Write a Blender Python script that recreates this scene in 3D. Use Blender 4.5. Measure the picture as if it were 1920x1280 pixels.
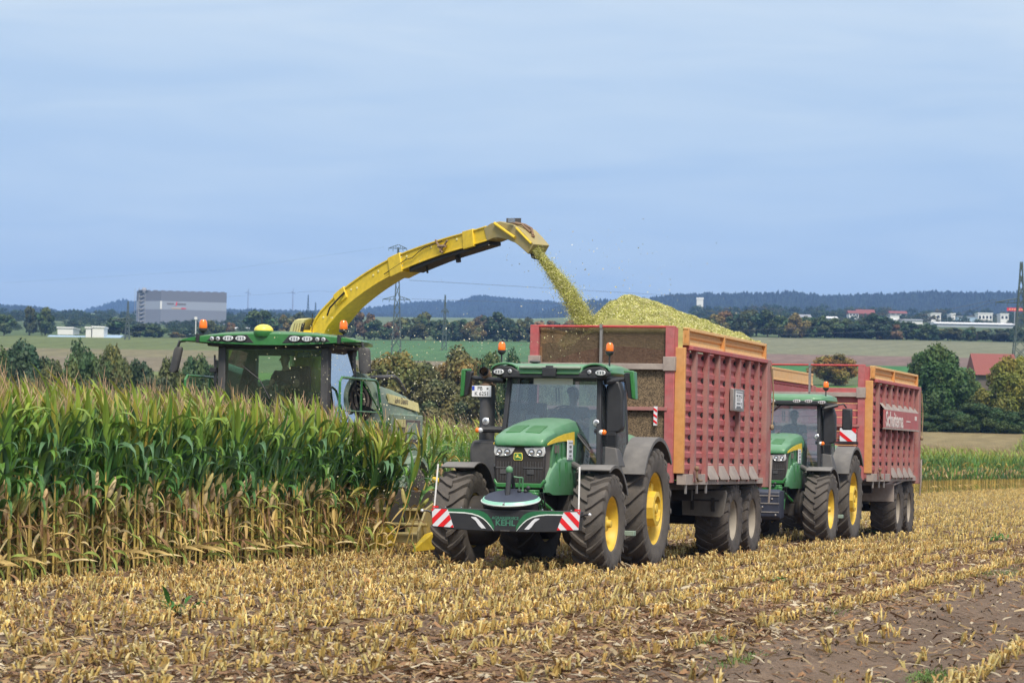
import bpy, bmesh, math, random
import numpy as np
from mathutils import Vector, Matrix
random.seed(7); rng = np.random.default_rng(7)
R = math.radians; PI = math.pi
for o in list(bpy.data.objects): bpy.data.objects.remove(o)
scn = bpy.context.scene; COL = scn.collection

# ---------------------------------------------------------------- camera
FPX = 5400.0; PITCH = math.atan(212/FPX); ROLL = R(1.15); EYE = 1.76; HAZE = 1.35e-4
cam = bpy.data.cameras.new('camera'); camo = bpy.data.objects.new('camera', cam); COL.objects.link(camo)
cam.sensor_width = 36; cam.lens = FPX/1920*36; cam.clip_start = 0.5; cam.clip_end = 30000
CM = Matrix.Translation((0, 0, EYE)) @ Matrix.Rotation(PI/2+PITCH, 4, 'X') @ Matrix.Rotation(ROLL, 4, 'Z')
camo.matrix_world = CM; scn.camera = camo
cam.dof.use_dof = True; cam.dof.focus_distance = 46; cam.dof.aperture_fstop = 6.3
# ---------------------------------------------------------------- light
SUN_EL, SUN_AZ = R(52), R(168)     # azimuth of the sun, clockwise from +Y
w = bpy.data.worlds.new('World'); scn.world = w; w.use_nodes = True
nt = w.node_tree; nt.nodes.clear(); N = nt.nodes.new; L = nt.links.new
out = N('ShaderNodeOutputWorld'); mixs = N('ShaderNodeMixShader'); bg1 = N('ShaderNodeBackground'); bg2 = N('ShaderNodeBackground')
sky = N('ShaderNodeTexSky'); sky.sky_type = 'NISHITA'; sky.sun_disc = False; sky.sun_elevation = SUN_EL; sky.sun_rotation = SUN_AZ
L(sky.outputs[0], bg1.inputs[0]); bg1.inputs[1].default_value = 0.1
tc = N('ShaderNodeTexCoord'); sep = N('ShaderNodeSeparateXYZ'); L(tc.outputs['Generated'], sep.inputs[0])
ramp = N('ShaderNodeValToRGB'); L(sep.outputs[2], ramp.inputs[0])
els = ramp.color_ramp.elements
els[0].position = 0.0; els[0].color = (0.52, 0.63, 0.80, 1)
els[1].position = 1.0; els[1].color = (0.62, 0.66, 0.74, 1)
for p, c in ((0.035, (0.49, 0.625, 0.79)), (0.075, (0.435, 0.57, 0.745)), (0.12, (0.465, 0.585, 0.72)), (0.165, (0.55, 0.645, 0.735)), (0.3, (0.6, 0.65, 0.74))):
    e = els.new(p); e.color = (*c, 1)
mp = N('ShaderNodeMapping'); L(tc.outputs['Generated'], mp.inputs[0]); mp.inputs['Scale'].default_value = (6, 6, 40); mp.inputs['Rotation'].default_value = (0.06, 0.05, 0)
nz = N('ShaderNodeTexNoise'); L(mp.outputs[0], nz.inputs[0]); nz.inputs['Scale'].default_value = 1.7; nz.inputs['Detail'].default_value = 5; nz.inputs['Roughness'].default_value = 0.5; nz.inputs['Distortion'].default_value = 0.6
r2 = N('ShaderNodeMapRange'); L(nz.outputs[0], r2.inputs[0]); r2.inputs[1].default_value = 0.3; r2.inputs[2].default_value = 0.7; r2.inputs[3].default_value = 0.0; r2.inputs[4].default_value = 1.0
mx = N('ShaderNodeMix'); mx.data_type = 'RGBA'; mx.blend_type = 'MULTIPLY'; mx.inputs[0].default_value = 1
r3 = N('ShaderNodeValToRGB'); L(r2.outputs[0], r3.inputs[0]); r3.color_ramp.elements[0].color = (0.89, 0.93, 0.975, 1); r3.color_ramp.elements[1].color = (1.09, 1.06, 1.015, 1)
L(ramp.outputs[0], mx.inputs[6]); L(r3.outputs[0], mx.inputs[7]); L(mx.outputs[2], bg2.inputs[0]); bg2.inputs[1].default_value = 0.85
mixs.inputs[0].default_value = 0.92; L(bg1.outputs[0], mixs.inputs[1]); L(bg2.outputs[0], mixs.inputs[2]); L(mixs.outputs[0], out.inputs[0])
sl = bpy.data.lights.new('sun', 'SUN'); sl.energy = 2.7; sl.angle = R(16); sl.color = (1.0, 0.90, 0.76)
so = bpy.data.objects.new('sun', sl); COL.objects.link(so)
sd = Vector((math.sin(SUN_AZ)*math.cos(SUN_EL), math.cos(SUN_AZ)*math.cos(SUN_EL), math.sin(SUN_EL)))
so.rotation_euler = sd.to_track_quat('Z', 'Y').to_euler()
vs = scn.view_settings; vs.view_transform = 'Standard'; vs.look = 'None'; vs.exposure = 0.64; vs.gamma = 1
scn.render.engine = 'CYCLES'

# ---------------------------------------------------------------- frames
TH = R(16.9); TO = np.array([0.45354269, 44.42919957, 0.0]); RZ = PI-TH
TX = np.array([math.cos(RZ), math.sin(RZ), 0.0]); TY = np.array([-math.sin(RZ), math.cos(RZ), 0.0]); TZ = np.array([0, 0, 1.0])
def tw(x, y, z=0.0):            # field frame (y against the rows towards the viewer, x to the driver's right) -> world
    x, y, z = np.asarray(x, float), np.asarray(y, float), np.asarray(z, float)
    return TO + x[..., None]*TX + y[..., None]*TY + z[..., None]*TZ
def wt(P): d = np.asarray(P, float)-TO; return np.stack([d@TX, d@TY, d[..., 2]], -1)
def az_of(px): return math.atan((px-960)/FPX)
def horizon(px): return 852+0.0201*(px-960)
def zat(px, py, d): return EYE+(horizon(px)-py)/FPX*d
def pos(px, d): a = az_of(px); return d*math.tan(a), d

# ---------------------------------------------------------------- tagging
def tag(o, label=None, cat=None, group=None, kind=None):
    if label: o['label'] = label
    if cat: o['category'] = cat
    if group: o['group'] = group
    if kind: o['kind'] = kind
    return o
def thing(name, label, cat, loc=(0, 0, 0), rz=0, group=None):
    o = bpy.data.objects.new(name, None); COL.objects.link(o); o.empty_display_size = 0.2
    o.location = loc; o.rotation_euler = (0, 0, rz)
    return tag(o, label, cat, group)
def tree_copy(o, parent=None):
    c = o.copy(); COL.objects.link(c)
    if parent: c.parent = parent
    for ch in o.children: tree_copy(ch, c)
    return c

# ---------------------------------------------------------------- materials
def lin(c): return tuple(c)+(1,)
def mat(name, col, rough=0.5, metal=0.0, dust=None, dust_amt=0.35, dust_scale=3.0, var=0.12, var_scale=12.0, bump=0.0, bump_scale=60, spec=0.5, up=0.0, low=0.0, coat=0.0, emit=None):
    m = bpy.data.materials.new(name); m.use_nodes = True; t = m.node_tree; b = t.nodes['Principled BSDF']
    N = t.nodes.new; L = t.links.new
    g = N('ShaderNodeTexCoord')
    n1 = N('ShaderNodeTexNoise'); n1.inputs['Scale'].default_value = var_scale; n1.inputs['Detail'].default_value = 4; L(g.outputs['Object'], n1.inputs[0])
    mr = N('ShaderNodeMapRange'); L(n1.outputs[0], mr.inputs[0]); mr.inputs[1].default_value = .3; mr.inputs[2].default_value = .7; mr.inputs[3].default_value = 1-var; mr.inputs[4].default_value = 1+var
    mm = N('ShaderNodeMix'); mm.data_type = 'RGBA'; mm.blend_type = 'MULTIPLY'; mm.inputs[0].default_value = 1; mm.inputs[6].default_value = lin(col)
    L(mr.outputs[0], mm.inputs[7]); c = mm.outputs[2]
    rr = rough
    if dust:
        n2 = N('ShaderNodeTexNoise'); n2.inputs['Scale'].default_value = dust_scale; n2.inputs['Detail'].default_value = 6; n2.inputs['Roughness'].default_value = .65; L(g.outputs['Object'], n2.inputs[0])
        f = N('ShaderNodeMapRange'); L(n2.outputs[0], f.inputs[0]); f.inputs[1].default_value = .3; f.inputs[2].default_value = .72; f.inputs[3].default_value = dust_amt*.45; f.inputs[4].default_value = min(1, dust_amt*1.7)
        fac = f.outputs[0]
        if up:
            ge = N('ShaderNodeNewGeometry'); sp = N('ShaderNodeSeparateXYZ'); L(ge.outputs['Normal'], sp.inputs[0])
            mu = N('ShaderNodeMath'); mu.operation = 'MULTIPLY'; mu.use_clamp = True; L(sp.outputs[2], mu.inputs[0]); mu.inputs[1].default_value = up
            ad = N('ShaderNodeMath'); ad.operation = 'ADD'; ad.use_clamp = True; L(fac, ad.inputs[0]); L(mu.outputs[0], ad.inputs[1]); fac = ad.outputs[0]
        if low:
            ge = N('ShaderNodeNewGeometry'); sp = N('ShaderNodeSeparateXYZ'); L(ge.outputs['Position'], sp.inputs[0])
            ml = N('ShaderNodeMapRange'); L(sp.outputs[2], ml.inputs[0]); ml.inputs[1].default_value = .3; ml.inputs[2].default_value = 2.2; ml.inputs[3].default_value = low; ml.inputs[4].default_value = 0
            ad = N('ShaderNodeMath'); ad.operation = 'ADD'; ad.use_clamp = True; L(fac, ad.inputs[0]); L(ml.outputs[0], ad.inputs[1]); fac = ad.outputs[0]
        m2 = N('ShaderNodeMix'); m2.data_type = 'RGBA'; L(fac, m2.inputs[0]); L(c, m2.inputs[6]); m2.inputs[7].default_value = lin(dust); c = m2.outputs[2]
        ro = N('ShaderNodeMapRange'); L(fac, ro.inputs[0]); ro.inputs[3].default_value = rough; ro.inputs[4].default_value = .9; L(ro.outputs[0], b.inputs['Roughness'])
    else: b.inputs['Roughness'].default_value = rough
    L(c, b.inputs['Base Color']); b.inputs['Metallic'].default_value = metal; b.inputs['Specular IOR Level'].default_value = spec
    if coat: b.inputs['Coat Weight'].default_value = coat
    if bump:
        n3 = N('ShaderNodeTexNoise'); n3.inputs['Scale'].default_value = bump_scale; n3.inputs['Detail'].default_value = 3; L(g.outputs['Object'], n3.inputs[0])
        bp = N('ShaderNodeBump'); bp.inputs['Strength'].default_value = bump; bp.inputs['Distance'].default_value = .02; L(n3.outputs[0], bp.inputs['Height']); L(bp.outputs[0], b.inputs['Normal'])
    if emit: b.inputs['Emission Color'].default_value = lin(emit[0]); b.inputs['Emission Strength'].default_value = emit[1]
    return m
DUST = (.36, .31, .25)
MT = dict(
 green=mat('green_paint', (.014, .17, .045), .32, dust=(.26, .40, .29), dust_amt=.16, dust_scale=5, up=.36, low=.28, coat=.2),
 dgreen=mat('dark_green_paint', (.012, .17, .028), .3, dust=(.2, .3, .2), dust_amt=.12, up=.25, coat=.3),
 pgreen=mat('faded_green_paint', (.13, .24, .165), .55, dust=(.36, .40, .34), dust_amt=.45),
 yellow=mat('yellow_paint', (.80, .56, .014), .4, dust=(.50, .40, .16), dust_amt=.14, dust_scale=2.0),
 ryellow=mat('yellow_rim_paint', (.78, .52, .02), .4, dust=(.40, .32, .16), dust_amt=.18, low=.1),
 pyellow=mat('faded_yellow_paint', (.70, .62, .22), .5, dust=(.5, .5, .35), dust_amt=.3),
 khaki=mat('chaff_stained_yellow', (.45, .34, .08), .7, dust=(.30, .27, .17), dust_amt=.6, dust_scale=5),
 black=mat('black_plastic', (.014, .016, .021), .45, dust=(.12, .12, .12), dust_amt=.10, up=.2),
 dark=mat('dark_grey_plastic', (.030, .034, .042), .55, dust=(.17, .16, .15), dust_amt=.25, up=.4),
 fender=mat('dusty_fender_plastic', (.040, .043, .050), .6, dust=(.22, .21, .20), dust_amt=.45, up=.3),
 grille=mat('grille_mesh', (.010, .010, .012), .6, dust=(.13, .10, .08), dust_amt=.12, dust_scale=9),
 gside=mat('dusty_grille_side', (.05, .05, .05), .7, dust=(.22, .18, .16), dust_amt=.5),
 rubber=mat('tyre_rubber', (.045, .043, .043), .85, dust=(.18, .155, .13), dust_amt=.32, dust_scale=4, low=.10, bump=.4, bump_scale=40),
 trub=mat('trailer_tyre_rubber', (.035, .033, .032), .85, dust=(.17, .14, .12), dust_amt=.32, dust_scale=5, bump=.4, bump_scale=40),
 chassis=mat('dark_chassis', (.012, .012, .013), .7, dust=(.10, .085, .07), dust_amt=.3),
 steel=mat('bare_steel', (.35, .35, .36), .4, .8, dust=DUST, dust_amt=.3),
 chrome=mat('bright_metal', (.75, .76, .78), .2, .9),
 rust=mat('rusty_steel', (.20, .10, .05), .8, dust=(.3, .24, .18), dust_amt=.4),
 red=mat('red_trailer_paint', (.40, .040, .050), .5, dust=(.42, .20, .195), dust_amt=.46, dust_scale=3.2, var=.25, low=.10),
 bred=mat('bright_red_rail', (.45, .02, .025), .4, dust=(.4, .25, .22), dust_amt=.15),
 pinkrib=mat('dusty_pink_rib', (.33, .060, .065), .6, dust=(.34, .215, .19), dust_amt=.58, dust_scale=2.5, var=.15),
 drail=mat('dusty_grey_rail', (.22, .17, .16), .7, dust=(.40, .35, .31), dust_amt=.6),
 orange=mat('orange_post_paint', (.62, .26, .05), .5, dust=(.50, .34, .19), dust_amt=.3),
 lorange=mat('light_orange_board', (.78, .42, .12), .5, dust=(.72, .54, .32), dust_amt=.45, up=.3),
 flap=mat('mud_flap_rubber', (.05, .05, .05), .7, dust=(.22, .20, .18), dust_amt=.55, low=.1),
 cream=mat('dusty_cream_rim', (.40, .36, .30), .6, dust=(.28, .25, .21), dust_amt=.45),
 white=mat('white_paint', (.78, .78, .78), .5, dust=(.5, .47, .42), dust_amt=.12),
 refw=mat('reflector_white', (.70, .73, .78), .4, var=.04),
 refr=mat('reflector_red', (.72, .015, .02), .4, var=.06),
 plate=mat('plate_white', (.75, .77, .80), .5, var=.03),
 eublue=mat('plate_blue', (.02, .06, .45), .5),
 ink=mat('black_ink', (.015, .015, .018), .6),
 signtxt=mat('sign_ink_grey', (.16, .17, .18), .6),
 letter=mat('green_lettering', (.05, .20, .13), .5),
 mint=mat('mint_stripe', (.30, .62, .48), .4),
 wstripe=mat('white_stripe', (.72, .80, .78), .4),
 bstripe=mat('green_band', (.02, .14, .06), .4),
 navy=mat('navy_weight_paint', (.012, .016, .034), .4, dust=(.085, .10, .14), dust_amt=.2, up=.22),
 seat=mat('seat_cloth', (.02, .022, .025), .9),
 lens=mat('lamp_lens', (.75, .77, .80), .12, .35, var=.25, var_scale=70),
 lensd=mat('lamp_reflector', (.30, .31, .33), .15, .7, var=.3, var_scale=90),
 amber=mat('amber_lens', (.95, .20, .015), .25, var=.05, coat=.4),
 domey=mat('receiver_yellow', (.85, .72, .12), .35),
 hose=mat('black_hose', (.01, .01, .01), .5),
 rope=mat('old_rope', (.28, .2, .12), .9),
 sidetxt=mat('white_lettering', (.75, .74, .70), .6, dust=(.5, .35, .33), dust_amt=.35, dust_scale=9),
 skin=mat('skin', (.40, .22, .15), .5), shirt=mat('dark_blue_shirt', (.035, .075, .10), .9), shirt2=mat('dark_shirt', (.022, .030, .032), .9),
 trouser=mat('work_trousers', (.02, .025, .04), .9), hair=mat('dark_hair', (.02, .014, .01), .8),
 galv=mat('galvanised_lattice', (.11, .14, .13), .6, .3),
 cable=mat('power_cable', (.12, .13, .14), .6),
 rred=mat('red_roof_tiles', (.24, .075, .06), .8, var=.2, bump=.2), wallw=mat('white_wall', (.74, .74, .72), .8, var=.06), wallg=mat('grey_wall', (.36, .39, .42), .8, var=.1),
 wallb=mat('blue_roof_sheet', (.35, .48, .60), .6), wallbl=mat('brown_wood_wall', (.13, .10, .09), .8), roofw=mat('white_roof_sheet', (.80, .80, .80), .6, var=.05), roofg=mat('grey_roof_sheet', (.30, .31, .33), .7),
 win=mat('dark_window', (.03, .035, .04), .2),
 whband=mat('warehouse_dark_band', (.15, .165, .21), .7, var=.06), whlight=mat('warehouse_light_band', (.29, .325, .40), .7, var=.05), whmid=mat('warehouse_grey_cladding', (.19, .21, .265), .7, var=.05),
)
def glass(name, tint, fac, rough=.03):
    m = bpy.data.materials.new(name); m.use_nodes = True; t = m.node_tree; t.nodes.clear(); N = t.nodes.new; L = t.links.new
    o = N('ShaderNodeOutputMaterial'); mx = N('ShaderNodeMixShader'); tr = N('ShaderNodeBsdfTransparent'); gl = N('ShaderNodeBsdfGlossy')
    tr.inputs[0].default_value = lin(tint); gl.inputs['Roughness'].default_value = rough; gl.inputs[0].default_value = (.9, .95, 1, 1)
    fr = N('ShaderNodeFresnel'); fr.inputs[0].default_value = 1.5
    ad = N('ShaderNodeMath'); ad.operation = 'ADD'; ad.use_clamp = True; L(fr.outputs[0], ad.inputs[0]); ad.inputs[1].default_value = fac
    df = N('ShaderNodeBsdfDiffuse'); df.inputs[0].default_value = (.45, .45, .42, 1); m2 = N('ShaderNodeMixShader')   # dust film
    ng = N('ShaderNodeTexNoise'); ng.inputs['Scale'].default_value = 3; ng.inputs['Detail'].default_value = 5; g = N('ShaderNodeTexCoord'); L(g.outputs['Object'], ng.inputs[0])
    mr = N('ShaderNodeMapRange'); L(ng.outputs[0], mr.inputs[0]); mr.inputs[1].default_value = .3; mr.inputs[2].default_value = .7; mr.inputs[3].default_value = .005; mr.inputs[4].default_value = .045; L(mr.outputs[0], m2.inputs[0])
    L(ad.outputs[0], mx.inputs[0]); L(tr.outputs[0], mx.inputs[1]); L(gl.outputs[0], mx.inputs[2]); L(mx.outputs[0], m2.inputs[1]); L(df.outputs[0], m2.inputs[2]); L(m2.outputs[0], o.inputs[0]); return m
MT['glass'] = glass('windscreen_glass', (.80, .93, .96), .05)
MT['sglass'] = glass('sky_reflecting_glass', (.6, .7, .75), .5)
MT['gglass'] = glass('green_tinted_glass', (.84, .98, .89), .0)
MT['dglass'] = glass('dark_tinted_glass', (.30, .38, .40), .06)
def screen_mat(name, col, holes):
    m = bpy.data.materials.new(name); m.use_nodes = True; t = m.node_tree; N = t.nodes.new; L = t.links.new
    b = t.nodes['Principled BSDF']; o = t.nodes['Material Output']; b.inputs['Roughness'].default_value = .8
    g = N('ShaderNodeTexCoord'); n = N('ShaderNodeTexNoise'); n.inputs['Scale'].default_value = 55; n.inputs['Detail'].default_value = 2; L(g.outputs['Object'], n.inputs[0])
    cr = N('ShaderNodeValToRGB'); L(n.outputs[0], cr.inputs[0]); cr.color_ramp.elements[0].position = .38; cr.color_ramp.elements[1].position = .64
    cr.color_ramp.elements[0].color = lin([c*.45 for c in col]); cr.color_ramp.elements[1].color = lin([min(1, c*1.6) for c in col]); L(cr.outputs[0], b.inputs['Base Color'])
    tr = N('ShaderNodeBsdfTransparent'); mx = N('ShaderNodeMixShader'); mx.inputs[0].default_value = holes
    L(b.outputs[0], mx.inputs[1]); L(tr.outputs[0], mx.inputs[2]); L(mx.outputs[0], o.inputs[0]); return m
MT['screen'] = screen_mat('perforated_screen', (.125, .085, .055), .42)
MT['lscreen'] = screen_mat('chaff_filled_screen', (.17, .125, .075), .1)
def plant_mat(name, transl=.25, rough=.5, objcol=False, noise=1.5):
    m = bpy.data.materials.new(name); m.use_nodes = True; t = m.node_tree; N = t.nodes.new; L = t.links.new
    b = t.nodes['Principled BSDF']; o = t.nodes['Material Output']
    a = N('ShaderNodeAttribute'); a.attribute_name = 'Col'; c = a.outputs['Color']
    if objcol:
        oi = N('ShaderNodeObjectInfo'); m1 = N('ShaderNodeMix'); m1.data_type = 'RGBA'; m1.blend_type = 'MULTIPLY'; m1.inputs[0].default_value = 1; L(c, m1.inputs[6]); L(oi.outputs['Color'], m1.inputs[7]); c = m1.outputs[2]
    g = N('ShaderNodeTexCoord'); n = N('ShaderNodeTexNoise'); n.inputs['Scale'].default_value = noise; n.inputs['Detail'].default_value = 3; L(g.outputs['Object'], n.inputs[0])
    mr = N('ShaderNodeMapRange'); L(n.outputs[0], mr.inputs[0]); mr.inputs[1].default_value = .3; mr.inputs[2].default_value = .7; mr.inputs[3].default_value = .78; mr.inputs[4].default_value = 1.2
    m2 = N('ShaderNodeMix'); m2.data_type = 'RGBA'; m2.blend_type = 'MULTIPLY'; m2.inputs[0].default_value = 1; L(c, m2.inputs[6]); L(mr.outputs[0], m2.inputs[7]); c = m2.outputs[2]
    L(c, b.inputs['Base Color']); b.inputs['Roughness'].default_value = rough; b.inputs['Specular IOR Level'].default_value = .35
    if transl:
        tl = N('ShaderNodeBsdfTranslucent'); L(c, tl.inputs[0]); mx = N('ShaderNodeMixShader'); mx.inputs[0].default_value = transl; L(b.outputs[0], mx.inputs[1]); L(tl.outputs[0], mx.inputs[2]); L(mx.outputs[0], o.inputs[0])
    return m
MT['corn'] = plant_mat('maize_plant', .22, .42); MT['straw'] = plant_mat('dry_straw', .12, .75); MT['leaf'] = plant_mat('tree_foliage', .15, .6, True, .35)
MT['chaff'] = plant_mat('chopped_maize', .15, .8, False, 6)

def soil_mat():
    m = bpy.data.materials.new('field_soil'); m.use_nodes = True; t = m.node_tree; N = t.nodes.new; L = t.links.new; b = t.nodes['Principled BSDF']; b.inputs['Roughness'].default_value = .95; b.inputs['Specular IOR Level'].default_value = .2
    a = N('ShaderNodeAttribute'); a.attribute_name = 'Col'; g = N('ShaderNodeTexCoord')
    n = N('ShaderNodeTexNoise'); n.inputs['Scale'].default_value = 14; n.inputs['Detail'].default_value = 8; n.inputs['Roughness'].default_value = .7; L(g.outputs['Object'], n.inputs[0])
    n4 = N('ShaderNodeTexNoise'); n4.inputs['Scale'].default_value = .8; n4.inputs['Detail'].default_value = 8; n4.inputs['Roughness'].default_value = .75; L(g.outputs['Object'], n4.inputs[0])
    av = N('ShaderNodeMath'); av.operation = 'ADD'; L(n.outputs[0], av.inputs[0]); L(n4.outputs[0], av.inputs[1])
    mr = N('ShaderNodeMapRange'); L(av.outputs[0], mr.inputs[0]); mr.inputs[1].default_value = .7; mr.inputs[2].default_value = 1.3; mr.inputs[3].default_value = .62; mr.inputs[4].default_value = 1.35
    mm = N('ShaderNodeMix'); mm.data_type = 'RGBA'; mm.blend_type = 'MULTIPLY'; mm.inputs[0].default_value = 1; L(a.outputs['Color'], mm.inputs[6]); L(mr.outputs[0], mm.inputs[7]); L(mm.outputs[2], b.inputs['Base Color'])
    n3 = N('ShaderNodeTexNoise'); n3.inputs['Scale'].default_value = 22; n3.inputs['Detail'].default_value = 6; L(g.outputs['Object'], n3.inputs[0]); bp = N('ShaderNodeBump'); bp.inputs['Strength'].default_value = .9; bp.inputs['Distance'].default_value = .09; L(n3.outputs[0], bp.inputs['Height']); L(bp.outputs[0], b.inputs['Normal']); return m
MT['soil'] = soil_mat()

# ---------------------------------------------------------------- mesh builder
class MB:
    def __init__(s): s.v = []; s.f = []
    def add(s, vs, fs):
        o = len(s.v); s.v += [tuple(map(float, v)) for v in vs]; s.f += [tuple(i+o for i in f) for f in fs]; return s
    def hexa(s, p):   # 8 points: bottom ring 4, top ring 4
        return s.add(p, [(3, 2, 1, 0), (4, 5, 6, 7), (0, 1, 5, 4), (1, 2, 6, 5), (2, 3, 7, 6), (3, 0, 4, 7)])
    def box(s, x0, x1, y0, y1, z0, z1):
        x0, x1 = sorted((x0, x1)); y0, y1 = sorted((y0, y1)); z0, z1 = sorted((z0, z1))
        return s.hexa([(x0, y0, z0), (x1, y0, z0), (x1, y1, z0), (x0, y1, z0), (x0, y0, z1), (x1, y0, z1), (x1, y1, z1), (x0, y1, z1)])
    def prism(s, pts, ax, a, b):   # polygon in the plane across axis ax
        n = len(pts)
        def mk(p, t):
            q = list(p); q.insert(ax, t); return q
        vs = [mk(p, a) for p in pts]+[mk(p, b) for p in pts]
        fs = [tuple(range(n)), tuple(range(2*n-1, n-1, -1))]+[(i, n+i, n+(i+1) % n, (i+1) % n) for i in range(n)]
        return s.add(vs, fs)
    def loft(s, rings, cap=True, closed=True):
        n = len(rings[0]); vs = [p for r in rings for p in r]; fs = []
        for k in range(len(rings)-1):
            for i in range(n if closed else n-1):
                j = (i+1) % n; fs.append((k*n+i, k*n+j, (k+1)*n+j, (k+1)*n+i))
        if cap and closed: fs += [tuple(range(n-1, -1, -1)), tuple(range((len(rings)-1)*n, len(rings)*n))]
        return s.add(vs, fs)
    def tube(s, pts, r, n=8, cap=True, flat=1.0):
        pts = [Vector(p) for p in pts]; rs = r if isinstance(r, (list, tuple)) else [r]*len(pts); rings = []; up = None
        for i, p in enumerate(pts):
            d = (pts[min(i+1, len(pts)-1)]-pts[max(i-1, 0)])
            if d.length < 1e-9: d = Vector((0, 0, 1))
            d.normalize()
            if up is None: up = Vector((0, 0, 1)) if abs(d.z) < .9 else Vector((0, 1, 0))
            a = d.cross(up); a = a.normalized() if a.length > 1e-6 else Vector((1, 0, 0)); b = a.cross(d).normalized(); up = b
            rings.append([tuple(p+(a*math.cos(2*PI*k/n)+b*math.sin(2*PI*k/n)*flat)*rs[i]) for k in range(n)])
        return s.loft(rings, cap)
    def lathe(s, prof, c, ax=0, n=32, a0=0, a1=2*PI, closed_prof=False):   # prof: (r, h) along axis
        full = abs(a1-a0-2*PI) < 1e-6; m = n if full else n+1; vs = []
        for k in range(m):
            a = a0+(a1-a0)*k/n; ca, sa = math.cos(a), math.sin(a)
            for r, h in prof:
                q = {0: (h, r*ca, r*sa), 1: (r*ca, h, r*sa), 2: (r*ca, r*sa, h)}[ax]; vs.append((q[0]+c[0], q[1]+c[1], q[2]+c[2]))
        P = len(prof); fs = []
        for k in range(n):
            k2 = (k+1) % m
            for i in range(P if closed_prof else P-1): j = (i+1) % P; fs.append((k*P+i, k2*P+i, k2*P+j, k*P+j))
        return s.add(vs, fs)
    def sphere(s, c, r, nu=14, nv=9):
        r = r if isinstance(r, (list, tuple)) else (r, r, r); prof = []
        rings = []
        for j in range(nv+1):
            t = PI*j/nv; rr = max(math.sin(t), 1e-3); rings.append([(c[0]+r[0]*rr*math.cos(2*PI*i/nu), c[1]+r[1]*rr*math.sin(2*PI*i/nu), c[2]-r[2]*math.cos(t)) for i in range(nu)])
        return s.loft(rings, True)
    def build(s, name, m, parent=None, bevel=0.0, smooth=35, loc=None, rot=None, label=None, m2=None, split=0):
        me = bpy.data.meshes.new(name); me.from_pydata(s.v, [], s.f); me.update()
        bm = bmesh.new(); bm.from_mesh(me); bmesh.ops.recalc_face_normals(bm, faces=bm.faces); bm.to_mesh(me); bm.free()
        me.materials.append(MT[m] if isinstance(m, str) else m)
        if m2: me.materials.append(MT[m2]); me.polygons.foreach_set('material_index', [0 if i < split else 1 for i in range(len(me.polygons))])
        if smooth: me.shade_smooth(); me.set_sharp_from_angle(angle=R(smooth))
        o = bpy.data.objects.new(name, me); COL.objects.link(o)
        if parent: o.parent = parent
        if loc is not None: o.location = loc
        if rot is not None: o.rotation_euler = rot
        if bevel:
            b = o.modifiers.new('bevel', 'BEVEL'); b.width = bevel; b.segments = 2; b.limit_method = 'ANGLE'; b.angle_limit = R(40)
        if label: o['label'] = label
        return o
def npobj(name, V, Q, C, m, parent=None, smooth=False):
    me = bpy.data.meshes.new(name); V = np.ascontiguousarray(V, np.float32); Q = np.ascontiguousarray(Q, np.int32)
    me.vertices.add(len(V)); me.vertices.foreach_set('co', V.ravel()); n = len(Q)
    me.loops.add(n*4); me.loops.foreach_set('vertex_index', Q.ravel()); me.polygons.add(n)
    me.polygons.foreach_set('loop_start', np.arange(n, dtype=np.int32)*4)
    me.update(calc_edges=True)
    if C is not None:
        at = me.attributes.new('Col', 'FLOAT_COLOR', 'FACE'); cc = np.ones((n, 4), np.float32); cc[:, :3] = C; at.data.foreach_set('color', cc.ravel())
    me.materials.append(MT[m]); me.polygons.foreach_set('use_smooth', np.full(n, smooth, bool))
    o = bpy.data.objects.new(name, me); COL.objects.link(o)
    if parent: o.parent = parent
    return o
class Q:            # quad soup with a colour per face
    def __init__(s): s.V = []; s.F = []; s.C = []; s.n = 0
    def grid(s, P, col):    # P (a,b,3), col (3,) or (a-1,3)
        P = np.asarray(P, float); a, b = P.shape[:2]; i = np.arange(a-1)[:, None]*b+np.arange(b-1)[None]
        f = np.stack([i, i+1, i+b+1, i+b], -1).reshape(-1, 4)+s.n; s.V.append(P.reshape(-1, 3)); s.F.append(f); s.n += a*b
        c = np.asarray(col, float); c = np.broadcast_to(c, (a-1, 3)) if c.ndim == 1 else c; s.C.append(np.repeat(c, b-1, 0))
    def arr(s): return np.concatenate(s.V), np.concatenate(s.F), np.concatenate(s.C)
def merge(temps, idx, M, T, cscale=None):   # instance quad templates: idx (n,), M (n,3,3), T (n,3)
    Vs, Fs, Cs = [], [], []; off = 0
    for k, (V, F, C) in enumerate(temps):
        sel = np.where(idx == k)[0]
        if len(sel) == 0: continue
        v = np.einsum('nij,pj->npi', M[sel], V)+T[sel][:, None]; n = len(sel)
        f = F[None]+(np.arange(n)*len(V))[:, None, None]+off; off += n*len(V)
        c = np.broadcast_to(C[None], (n,)+C.shape)
        if cscale is not None: c = c*cscale[sel][:, None, None]
        Vs.append(v.reshape(-1, 3)); Fs.append(f.reshape(-1, 4)); Cs.append(c.reshape(-1, 3))
    return np.concatenate(Vs), np.concatenate(Fs), np.concatenate(Cs)
def rotz(a, s=None):
    a = np.asarray(a); s = np.ones_like(a) if s is None else s; M = np.zeros(a.shape+(3, 3)); c, n = np.cos(a)*s, np.sin(a)*s
    M[..., 0, 0] = c; M[..., 0, 1] = -n; M[..., 1, 0] = n; M[..., 1, 1] = c; M[..., 2, 2] = s; return M
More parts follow.
